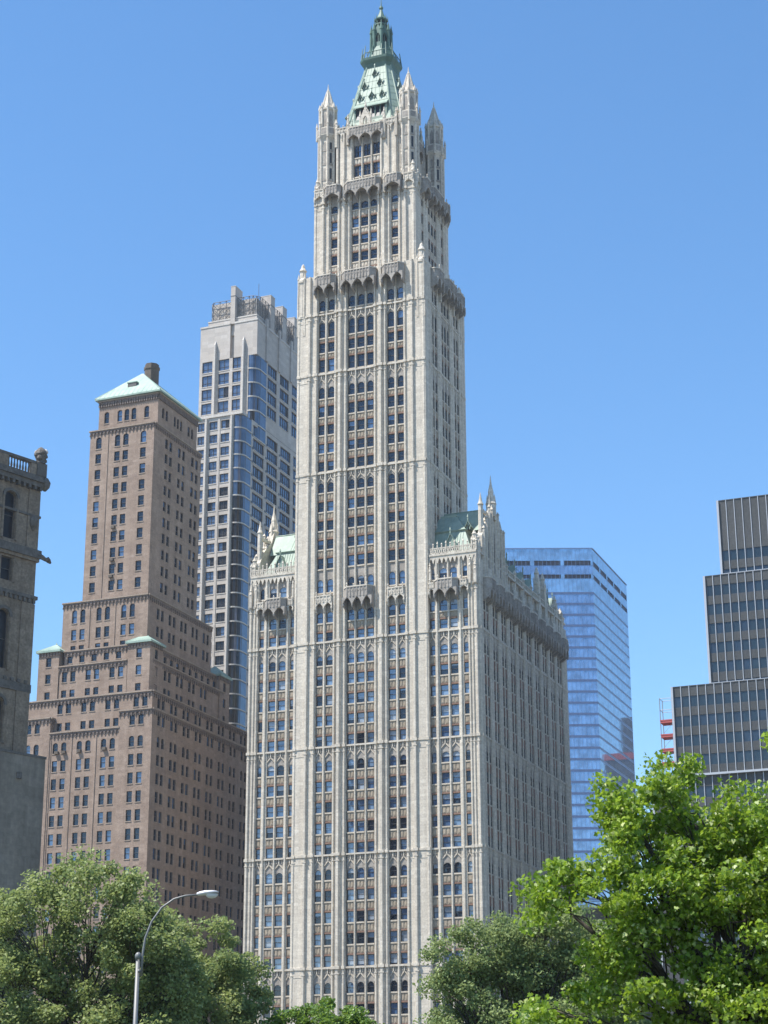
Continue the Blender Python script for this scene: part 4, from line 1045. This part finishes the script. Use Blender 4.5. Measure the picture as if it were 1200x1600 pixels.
# ================================================================== dark stepped glass tower at the right edge
DSP = masonry('dark_spandrel', (.055, .058, .058), (.078, .08, .08), None, .3, rough=.5)
DGL = glass('dark_tower_glass', (.014, .026, .036), ior=1.6)
DGL2 = glass('dark_tower_glass_blue', (.02, .034, .055), ior=1.55)  # slightly bluer panes, scattered at random
DMU = plain('pale_aluminium', (.42, .43, .45), .4, .2, .05)
DM = [DSP, DGL, DGL2, DMU, ROOFG]
DT = thing('dark_office_tower', 'dark stepped office tower with thin pale vertical mullions at the right edge', 'skyscraper', (58, 15, 0))
def dblock(name, x0, x1, y0, y1, z0, z1, solid=0.0, base=None):
    mb = MB(); F = Fr((0, y0), (1, 0), (0, -1)); G = Fr((x0, 0), (0, -1), (-1, 0))
    mb.box(IDF, x0+.3, x1, y0+.3, y1, z0, z1-.2, 4)
    for FF_, a, b in ((F, x0, x1), (G, -y1, -y0)):
        n = round((b-a)/1.43); st = (b-a)/n; z = z1; k = 0
        first = True
        while z > z0+.1:
            sp = 1.55 if not first else solid or 1.7
            zb = max(z0, z-sp); mb.box(FF_, a, b, -.35, .02, zb, z, 0); z = zb; first = False
            zb = max(z0, z-1.85)
            if z-zb > .3:
                for i in range(n):
                    mb.poly([FF_.P(a+st*i, -.12, zb), FF_.P(a+st*(i+1), -.12, zb), FF_.P(a+st*(i+1), -.12, z), FF_.P(a+st*i, -.12, z)], 2 if rng.random() < .3 else 1)
            z = zb
        for i in range(n+1):
            u = a+st*i; mb.box(FF_, max(a, u-.055), min(b, u+.055), -.1, .15, z0, z1+.05, 3)
    mb.box(F, x0-.25, x0+.12, -.5, .3, z0, z1+.06, 3)
    mb.box(F, x0-.2, x1, -.4, .34, z0-.05, z0+.3, 3)
    mb.box(F, x0-.2, x1, -.4, .1, z1-.02, z1+.12, 0)
    return mb.build(name, DM, DT)
dblock('base_block', 34.7, 78, 0, 56, 63.3, 78.8); dblock('middle_block', 41.2, 78, 1.0, 56, 78.9, 98.2); dblock('top_block', 44.2, 78, 1.8, 56, 98.3, 112.0, 9.2)
dblock('podium_block', 34.9, 78, .3, 56, 0, 63.2)
lb = MB(); lb.box(IDF, 29.1, 37.5, 5, 30, 0, 62.5, 0); lb.box(IDF, 29.0, 29.5, 4.8, 5.2, 0, 62.6, 3); lb.build('side_wing', DM, DT)
SRED = plain('red_platform', (.40, .08, .07), .6); SST = plain('scaffold_steel', (.25, .26, .27), .5, .3)
SC = thing('scaffold', 'steel scaffold with red platforms hung on the left side of the dark office tower', 'scaffold', (33.2, 1.5, 60))
for x in (32.2, 34.3):
    for y in (.6, 2.6):
        g = MB(); g.tube([(x, y, 60), (x, y, 77.3)], .07, 6, 1); g.build('post', [SRED, SST], SC)
for k, z in enumerate((60.9, 63.2, 65.6, 67.9, 70.4, 72.9)):
    g = MB(); g.box(IDF, 32.2, 34.4, .4, 2.8, z, z+.35, 0); g.box(IDF, 32.15, 34.45, .35, .45, z+.35, z+.55, 0); g.build('platform', [SRED, SST], SC)
g = MB()
for z in (75.2, 77.2):
    for a, b in (((32.2, .6), (34.3, .6)), ((32.2, 2.6), (34.3, 2.6)), ((32.2, .6), (32.2, 2.6))): g.tube([(*a, z), (*b, z)], .05, 5, 1)
for z in (61, 63.4, 65.8, 68.2, 70.6): g.tube([(32.2, .6, z), (34.3, .6, z+2.2)], .04, 5, 1)
g.build('rail', [SRED, SST], SC)

# ================================================================== shaded stone building at the left edge
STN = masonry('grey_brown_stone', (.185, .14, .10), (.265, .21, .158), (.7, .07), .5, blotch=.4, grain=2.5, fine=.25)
STD = masonry('dark_stone_carving', (.09, .08, .07), (.17, .15, .13), None, .5, blotch=1.2)
STM = [STN, STD, GDARK, LIMED, METD]
e = Vector((math.sin(R(19)), math.cos(R(19))))
FL = Fr((-38.0, -87.8), (e.x, e.y), (e.y, -e.x))              # u = 0 at the corner, negative towards the street
ST = thing('stone_building', 'ornate dark stone building with arched windows and roof balustrade at the left edge', 'building', (-44, -98, 0))
WLs = []
mb = MB()
cols = [(-6.3-7.6*k, -4.3-7.6*k) for k in range(4)]+[(-9.9-7.6*k, -7.9-7.6*k) for k in range(4)]
rows_ = [(87.2, 95.6, True), (80.9, 84.4, False), (68.0, 76.6, True), (57.5, 63.8, True), (46, 54, False), (36, 43, False), (20, 30, False)]
punched(mb, FL, -34, 0, 0, 99.0, grid(cols, rows_), WLs, dep=.6, msill=None, dim=.9)
for c in cols:
    for (z0, z1, ar) in rows_:
        for u in (c[0]-.28, c[1]+.28): mb.lathe(FL, u, .05, [(.22, z0-.2), (.2, z1-(1.0 if ar else 0))], 8, 0)
        if ar:
            A = arch_pts(c[0]-.5, c[1]+.5, z1-1.0, 1.5, 10); B = arch_pts(c[0]-.05, c[1]+.05, z1-1.0, 1.05, 10)
            for i in range(10): mb.ext(FL, sorted_ccw([A[i], A[i+1], B[i+1], B[i]]), -.05, .22, 1)
mb.box(FL, -34, .45, -.5, .6, 85.2, 86.4, 1); mb.box(FL, -34, .3, -.5, .35, 84.7, 85.2, 0)
mb.box(FL, -34, .4, -.5, .35, 79.0, 79.5, 1); mb.box(FL, -34, .25, -.4, .22, 92.2, 92.6, 1)
mb.box(FL, -34, .25, -.4, .2, 65.2, 66.4, 1)
for k in range(40): mb.box(FL, -33.5+.85*k, -33.1+.85*k, 0, .3, 78.4, 79.0, 1)
for k in range(28): mb.box(FL, -33.5+1.2*k, -33.0+1.2*k, 0, .32, 66.4, 66.9, 1)
mb.box(FL, -34, .55, -.6, .75, 97.6, 98.4, 1); mb.box(FL, -34, .8, -.6, 1.05, 98.4, 98.9, 1)
for k in range(34): mb.box(FL, -33.6+k, -33.2+k, 0, .7, 97.0, 97.6, 1)
mb.box(FL, -2.1, -.0, 0, .16, 86.4, 97.0, 0); mb.box(FL, -2.3, .1, -.3, .18, 0, 78.3, 0)
mb.lathe(FL, -1.1, .2, [(.1, 89.6), (.6, 90.4), (.75, 91.4), (.6, 92.0)], 8, 1)
a = FL.P(0, 0, 0); b = FL.P(0, -22, 0); c = FL.P(-34, -22, 0); d = FL.P(-34, 0, 0)
for p, q in ((a, b), (b, c), (c, d)): mb.poly([(p[0], p[1], 0), (q[0], q[1], 0), (q[0], q[1], 99), (p[0], p[1], 99)], 0)
mb.poly([(p[0], p[1], 98.9) for p in (a, b, c, d)], 1)
squash = lambda z: z if z < 87 else 87+(z-87)*.85
mb.v = [(x, y, squash(z)) for x, y, z in mb.v]
WLs = [(w[0], w[1], w[2], squash(w[3]), squash(w[4]), *w[5:]) for w in WLs]
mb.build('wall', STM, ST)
bl = MB()
bl.box(FL, -34, .5, -.1, .75, 98.9, 99.6, 1); bl.box(FL, -34, .3, .0, .7, 101.6, 102.1, 1)
for k in range(30):
    u = -1.9-1.05*k
    if k % 6 in (0, 5): bl.box(FL, u-.5, u+.53, .05, .65, 99.6, 101.6, 0)
    else:
        for q in (-.26, .26): bl.lathe(FL, u+q, .35, [(.1, 99.6), (.17, 100.2), (.09, 101.0), (.14, 101.6)], 6, 1)
bl.box(FL, -1.4, .35, -.2, .85, 99.6, 102.0, 1)
bl.v = [(x, y, squash(z)) for x, y, z in bl.v]
bl.build('balustrade', STM, ST)
fu = MB()
fu.lathe(FL, -.5, .25, [(.85, 102.0), (.6, 102.5), (.75, 103.0), (1.0, 103.7), (.85, 104.3), (.5, 104.8), (.15, 105.1)], 9, 1)
for q in range(9):
    a = q*2.4; fu.lathe(FL, -.5+.7*math.cos(a), .3+.6*math.sin(a), [(.08, 102.3+.2*q), (.42, 102.6+.2*q), (.36, 103.0+.2*q), (.06, 103.3+.2*q)], 6, 3 if q > 6 else 1)  # topmost lumps paler: sunlight on the top put into the colour
fu.v = [(x, y, squash(z)) for x, y, z in fu.v]
fu.build('carved_finial', STM, ST)
fu = MB(); fu.lathe(FL, .4, .5, [(.2, 97.2), (.7, 97.9), (.85, 98.8), (.5, 99.5)], 7, 1); fu.v = [(x, y, squash(z)) for x, y, z in fu.v]; fu.build('carved_bracket', STM, ST)
gg = MB(); gg.tube([FL.P(-.2, .2, 85.7), FL.P(.8, .3, 85.6), FL.P(1.5, .35, 85.35), FL.P(1.75, .35, 85.5), FL.P(2.0, .35, 85.3), FL.P(2.4, .35, 85.05)], [.5, .36, .26, .4, .36, .16], 6, 1); gg.build('gargoyle', STM, ST)
finish_windows(ST, WLs, WIN)
PW = MB(); FW2 = FL
PW.box(FL, -34, 3.0, -14, .9, 0, 56.0, 0); PW.box(FL, -34, 3.1, -14, 1.0, 56.0, 56.35, 1)
PW.lathe(FL, -1.6, .9, [(.45, 52.6), (.45, 53.5)], 8, 1)
CON = masonry('grey_stucco', (.185, .155, .125), (.255, .22, .18), (1.4, .03), .6, blotch=.12, grain=1.2)
pw = PW.build('blank_wall_building', [CON, STD], None)
single(pw, 'plain windowless grey wall building below the dark stone building', 'building')
# low grey block seen through the plane tree
LB = MB(); LB.box(IDF, -6, 34, 60, 80, 0, 50.0, 0)
for k in range(12):
    LB.box(Fr((0, 60), (1, 0), (0, -1)), -4+2.6*k, -2.3+2.6*k, -.1, .04, 44.0, 46.6, 2)
LB.box(IDF, -6.2, 34, 59.6, 60, 49.6, 50.1, 1)
for z in (50.6, 51.2): LB.tube([(-6, 60.2, z), (34, 60.2, z)], .06, 5, 1)
for k in range(14): LB.tube([(-6+2.4*k, 60.2, 50), (-6+2.4*k, 60.2, 51.2)], .06, 5, 1)
single(LB.build('low_building', [CON, LIMED, GA], None), 'low grey flat-roofed building with a roof railing, glimpsed behind the bright plane tree', 'building')
# ================================================================== park: ground, street, trees, lamp
GRD = plain('park_soil', (.07, .08, .04), .95, scale=.2)
ASP = plain('asphalt', (.05, .05, .052), .9, scale=.5)
PAV = plain('concrete_paving', (.17, .155, .13), .9, scale=.3)
def struct(mb, name, m):
    o = mb.build(name, [m]); o['kind'] = 'structure'; return o
g = MB(); g.poly([(-4000, -4000, 0), (4000, -4000, 0), (4000, 4000, 0), (-4000, 4000, 0)]); struct(g, 'ground', PAV)
g = MB(); g.poly([(-400, -26, .004), (400, -26, .004), (400, -6, .004), (-400, -6, .004)]); struct(g, 'road', ASP)
g = MB(); g.box(IDF, -400, 400, -6, -.6, 0, .13); struct(g, 'pavement', PAV)
g = MB(); g.poly([(-60, -340, .008), (170, -340, .008), (170, -50, .008), (-60, -50, .008)]); struct(g, 'park_lawn', GRD)
gf = Vector((-math.sin(YAW), math.cos(YAW))); gr = Vector((math.cos(YAW), math.sin(YAW)))
def PK(r, f): p = Vector((CAM.x, CAM.y))+gr*r+gf*f; return (p.x, p.y)
def leafmat(name, dark, light, trans, tw=.35, rough=.45, spec=.5, tip=None):
    m = bpy.data.materials.new(name); m.use_nodes = True; n = m.node_tree; b = n.nodes['Principled BSDF']
    ge = n.nodes.new('ShaderNodeNewGeometry')
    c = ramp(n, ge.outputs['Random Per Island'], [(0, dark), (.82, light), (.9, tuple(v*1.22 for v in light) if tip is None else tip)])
    c = mixc(n, c, ramp(n, noise(n, .9, 2, pos(n)), [(.35, (.7, .78, .7)), (.65, (1.15, 1.08, 1.0))]), 1.0, 'MULTIPLY')
    n.links.new(c, b.inputs['Base Color']); b.inputs['Roughness'].default_value = rough; b.inputs['Specular IOR Level'].default_value = spec
    t = n.nodes.new('ShaderNodeBsdfTranslucent'); t.inputs['Color'].default_value = (*trans, 1)
    mx = n.nodes.new('ShaderNodeMixShader'); mx.inputs[0].default_value = tw
    n.links.new(b.outputs[0], mx.inputs[1]); n.links.new(t.outputs[0], mx.inputs[2])
    n.links.new(mx.outputs[0], n.nodes['Material Output'].inputs['Surface']); return m
BARK = masonry('tree_bark', (.045, .037, .03), (.09, .075, .06), None, .3, blotch=3, grain=12)
LEAF_OVAL = [(0, 0), (.32, .3), (.3, .62), (0, 1), (-.3, .62), (-.32, .3)]
LEAF_STAR = [(0, 0), (.16, .12), (.5, .06), (.36, .3), (.56, .5), (.26, .52), (.2, .72), (0, 1.05), (-.2, .72), (-.26, .52), (-.56, .5), (-.36, .3), (-.5, .06), (-.16, .12)]
def leaves(name, parent, centers, size, shape, m, seed, up=.5, droop=.5):
    r = np.random.default_rng(seed); N = len(centers); K = len(shape)
    nrm = r.normal(size=(N, 3)); nrm[:, 2] = np.abs(nrm[:, 2])*.8+up; nrm /= np.linalg.norm(nrm, axis=1)[:, None]
    t = r.normal(size=(N, 3)); t[:, 2] -= droop; t -= nrm*(t*nrm).sum(1)[:, None]; t /= np.linalg.norm(t, axis=1)[:, None]
    b = np.cross(nrm, t)
    s = size*r.uniform(.6, 1.25, N)[:, None]
    sh = np.array(shape); V = np.zeros((N, K, 3))
    for k in range(K):
        fold = -.22*abs(sh[k, 0])-.18*sh[k, 1]**2
        V[:, k] = centers+s*(b*sh[k, 0]+t*(sh[k, 1]-.4)+nrm*fold)
    off = np.array(OFF.get(parent.name, (0, 0, 0)))
    V = (V.reshape(-1, 3)-off).astype(np.float32)
    me = bpy.data.meshes.new(name)
    me.vertices.add(N*K); me.vertices.foreach_set('co', V.ravel())
    me.loops.add(N*K); me.loops.foreach_set('vertex_index', np.arange(N*K, dtype=np.int32))
    me.polygons.add(N); me.polygons.foreach_set('loop_start', np.arange(0, N*K, K, dtype=np.int32))
    me.polygons.foreach_set('loop_total', np.full(N, K, dtype=np.int32))
    me.materials.append(m); me.update(calc_edges=True); me.validate()
    o = bpy.data.objects.new(name, me); COL.objects.link(o); o.parent = parent; OFF[o.name] = tuple(off); return o
def curve(p, q, sag, n=6, jit=.0, r=None):
    out = []
    for k in range(n+1):
        t = k/n; x = Vector(p).lerp(Vector(q), t); x.z += sag*math.sin(math.pi*t)
        if r is not None and 0 < k < n: x += Vector(r.normal(size=3))*jit
        out.append(tuple(x))
    return out
def tree(label, base, hfork, blobs, nclump, nleaf, size, shape, m, seed, trad=.25, clump=.55, group='park trees', limb=.1, up=.5, lean=(0, 0), twigs=True, droop=.5, shell=.45, flat=.75):
    """blobs: (right, fwd, z, radius_right, radius_fwd, radius_z) about the trunk base"""
    r = np.random.default_rng(seed)
    bx, by = PK(*base); T = thing('leafy_tree', label, 'tree', (bx, by, 0), group)
    def Wd(a, f, z): return (bx+gr.x*a+gf.x*f, by+gr.y*a+gf.y*f, z)
    tm = MB(); fork = Wd(lean[0], lean[1], hfork)
    tm.tube(curve((bx, by, -.1), fork, 0, 6, .05, r), [trad*(1.25-.09*k) for k in range(7)], 10)
    cs = []
    vol = np.array([b[3]*b[4]*b[5] for b in blobs]); cnt = np.maximum(3, (nclump*vol**.75/ (vol**.75).sum()).astype(int))
    for bl, n in zip(blobs, cnt):
        bc = Wd(*bl[:3])
        low = Wd(bl[0]*.85, bl[1]*.85, bl[2]-bl[5]*.55)
        pts = curve(fork, low, .35, 6, .12, r); tm.tube(pts, [max(.02, trad*.62-(trad*.62-limb*.5)*k/6) for k in range(7)], 8)
        d = r.normal(size=(n, 3)); d /= np.linalg.norm(d, axis=1)[:, None]
        rad = r.uniform(shell, 1.0, n)**.6
        for q in range(n):
            a, f, z = bl[0]+d[q, 0]*rad[q]*bl[3], bl[1]+d[q, 1]*rad[q]*bl[4], bl[2]+d[q, 2]*rad[q]*bl[5]
            c = Wd(a, f, z); cs.append(c)
            if twigs and r.random() < .6:
                s0 = pts[int(r.integers(3, 7))]
                tm.tube(curve(s0, c, .12, 4, .1, r), [limb*.42, limb*.34, limb*.25, limb*.16, limb*.08], 5)
    tm.build('trunk', [BARK], T, True)
    cs = np.array(cs); k = r.integers(0, len(cs), nleaf)
    csz = clump*r.uniform(.6, 1.3, len(cs))
    g = r.normal(size=(nleaf, 3)); g /= np.linalg.norm(g, axis=1)[:, None]; g *= r.uniform(0, 1, nleaf)[:, None]**.5
    g[:, 2] *= flat
    C_ = cs[k]+g*csz[k][:, None]
    leaves('crown', T, C_, size, shape, m, seed+1, up, droop)
    return T
LM1 = leafmat('ash_leaf', (.16, .195, .075), (.31, .355, .155), (.33, .40, .13), .38, .5, .25)
LM2 = leafmat('olive_leaf', (.155, .205, .085), (.28, .345, .165), (.31, .38, .14), .38, .6, .15)
LM3 = leafmat('plane_leaf', (.08, .15, .014), (.25, .365, .035), (.35, .50, .04), .38, .45, .35, (.46, .52, .22))  # palest leaves: pale undersides, and glossy highlights put into the colour
LM4 = leafmat('young_leaf', (.07, .14, .02), (.15, .25, .045), (.24, .36, .05), .35)
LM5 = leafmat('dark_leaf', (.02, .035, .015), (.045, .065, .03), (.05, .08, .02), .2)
tree('broad mid-green tree at the lower left, behind the street lamp, tallest of the left trees', (-12.2, 80), 5.0,
     [(.3, 0, 11.9, 2.4, 2.2, 2.5), (-2.4, .4, 11.0, 2.3, 2.2, 2.3), (2.2, -.5, 10.3, 1.9, 2.2, 2.0), (3.6, 0, 8.9, 1.5, 2, 1.6), (.2, 1, 9.0, 4.2, 2.4, 2.0), (-3.4, 0, 8.6, 2.4, 2, 2.0), (2.6, .2, 8.0, 2.0, 2, 1.9), (0, -1, 6.4, 4.8, 2.2, 1.9)],
     300, 84000, .15, LEAF_OVAL, LM1, 11, .32, .72)
tree('mid-green tree with a lower rounded crown, between the street lamp and the white skyscraper', (-7.5, 84), 4.6,
     [(-.2, 0, 10.4, 1.5, 2, 1.7), (1.0, .5, 9.0, 1.5, 2, 1.7), (-1.3, .3, 8.9, 1.4, 2, 1.6), (.1, -.6, 7.6, 2.3, 2.2, 1.6), (1.1, 0, 6.3, 1.8, 2, 1.6), (-1, 0, 6.0, 2.0, 2, 1.6)],
     150, 44000, .15, LEAF_OVAL, LM1, 23, .28, .66)
tree('very dark tree at the extreme left edge, behind the broad mid-green tree', (-18.6, 92), 5.0,
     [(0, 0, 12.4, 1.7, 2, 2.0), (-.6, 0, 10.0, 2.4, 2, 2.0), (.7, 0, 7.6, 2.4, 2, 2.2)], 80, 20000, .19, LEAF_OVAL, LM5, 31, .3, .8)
tree('small bright green round-topped tree at the bottom centre in front of the white skyscraper', (-2.35, 84), 4.0,
     [(-.2, 0, 7.6, 1.5, 1.6, 1.1), (-1.4, 0, 6.9, 1.5, 1.6, 1.1), (1.0, 0, 6.9, 1.4, 1.6, 1.1), (.2, 0, 5.8, 2.3, 1.6, 1.2)], 110, 34000, .14, LEAF_OVAL, LM4, 41, .2, .5)
tree('tip of a low green tree right of the small round-topped tree at the bottom', (1.05, 88), 3.0,
     [(0, 0, 6.9, .75, .9, .7), (.1, 0, 6.1, 1.2, .9, .8)], 36, 7000, .14, LEAF_OVAL, LM4, 47, .15, .42)
tree('greyish olive-green airy tree in front of the right corner of the white skyscraper', (4.5, 73), 4.6,
     [(1.7, 0, 10.0, 1.7, 1.6, 1.25), (.1, .3, 9.4, 1.6, 1.6, 1.4), (-1.6, -.2, 9.3, 1.3, 1.2, 1.3), (3.2, 0, 9.0, 1.5, 1.5, 1.6), (1.6, .5, 8.4, 2.4, 1.8, 1.6), (-1.5, 0, 7.4, 1.9, 1.5, 1.6), (2.6, 0, 7.0, 2.7, 1.6, 1.7), (.2, 0, 5.8, 3.2, 1.6, 1.5)],
     270, 90000, .12, LEAF_OVAL, LM2, 53, .24, .62, shell=.3)
tree('bright green plane tree with large glossy lobed leaves, filling the lower right corner', (6.2, 36), 2.6,
     [(-1.75, 0, 8.35, .5, .7, .6), (-.75, .1, 8.75, .6, .8, .75), (-1.4, .1, 7.6, 1.0, 1.1, .75), (0, .2, 8.0, 1.1, 1.1, .75), (1.2, 0, 8.0, 1.2, 1.3, .75), (1.5, .3, 9.5, .4, .5, .3), (-2.6, -.2, 6.9, .8, .8, .55), (-3.25, -.2, 6.55, .4, .6, .4), (-1.1, -.2, 6.7, 1.2, 1.2, .8), (.5, -.2, 7.0, 1.5, 1.2, .9), (1.7, -.3, 6.9, 1.4, 1.3, .9),
      (-1.5, 0, 5.7, 1.0, 1.1, .6), (.3, -.4, 5.8, 1.6, 1.3, .8), (1.9, 0, 5.7, 1.5, 1.3, .9), (-1.9, -.2, 5.0, .9, .9, .4), (-.2, -.2, 4.7, 1.6, 1.2, .6), (-2.9, -.3, 4.45, .9, .8, .3), (1.6, -.2, 4.6, 1.8, 1.2, .7)],
     430, 68000, .09, LEAF_STAR, LM3, 67, .22, .37, limb=.06, up=.2, lean=(.6, .2), shell=.3)
STEEL = plain('galvanised_steel', (.17, .17, .165), .5, .2, .05)
LENS = plain('frosted_lamp_glass', (.62, .61, .64), .3, 0, .03)
HEADM = plain('lamp_housing', (.60, .58, .60), .4, .1, .03)
lx, ly = PK(-7.62, 60); SL = thing('street_lamp', 'grey street lamp with curved arm and cobra head in front of the left trees', 'street lamp', (lx, ly, 0))
def LP(a, z, f=0): return (lx+gr.x*a+gf.x*f, ly+gr.y*a+gf.y*f, z)
g = MB(); g.tube([LP(-.05, 0), LP(0, 8.0)], [.095, .062], 12); g.lathe(IDF, lx, ly, [(.26, 0), (.26, .35), (.15, .5)], 12); g.lathe(IDF, *LP(0, 0)[:2], [(.09, 7.9), (.1, 8.05), (.04, 8.12)], 10)
g.build('pole', [STEEL], SL, True)
arm = [LP(.12, 7.4), LP(.13, 8.0), LP(.2, 8.55), LP(.38, 9.05), LP(.68, 9.48), LP(1.05, 9.74), LP(1.4, 9.84), LP(1.8, 9.87)]
g = MB(); g.tube(arm, [.036, .036, .034, .034, .032, .03, .03, .03], 8); g.box(IDF, lx-.02, lx+.1, ly-.05, ly+.05, 7.5, 7.6); g.build('arm', [STEEL], SL, True)
g = MB(); rings = []
for t, w, h0, h1 in ((0, .05, -.03, .05), (.08, .09, -.05, .08), (.25, .13, -.05, .11), (.48, .15, -.03, .10), (.62, .12, 0, .07), (.68, .03, .02, .04)):
    rings.append([LP(1.75+t, 9.88+(h0+h1)/2+.06*t+(h1-h0)/2*math.sin(q), w*math.cos(q)) for q in [2*math.pi*k/12 for k in range(12)]])
g.loft(rings, 0, True, True); hd = g.build('lamp_head', [HEADM], SL, True)
g = MB(); rings = []
for s_, dz in ((1, 0), (.9, -.06), (.6, -.11), (.15, -.135)):
    rings.append([LP(2.22+.2*s_*math.cos(q), 9.89+dz, .13*s_*math.sin(q)) for q in [2*math.pi*k/12 for k in range(12)]])
g.loft(rings, 0, True, False); g.build('lens', [LENS], hd, True)

# ------------------------------------------------------------------ the city's air: one even, very thin haze over the whole scene
hm = bpy.data.materials.new('city_haze'); hm.use_nodes = True; n = hm.node_tree; n.nodes.remove(n.nodes['Principled BSDF'])
pvn = n.nodes.new('ShaderNodeVolumePrincipled'); pvn.inputs['Color'].default_value = (.80, .88, 1.0, 1); pvn.inputs['Density'].default_value = 0.00009
n.links.new(pvn.outputs[0], n.nodes['Material Output'].inputs['Volume'])
g = MB(); g.box(IDF, -700, 700, -480, 860, -1, 246); g.f = [q[::-1] for q in g.f]; hz = g.build('haze', [hm]); hz['kind'] = 'stuff'
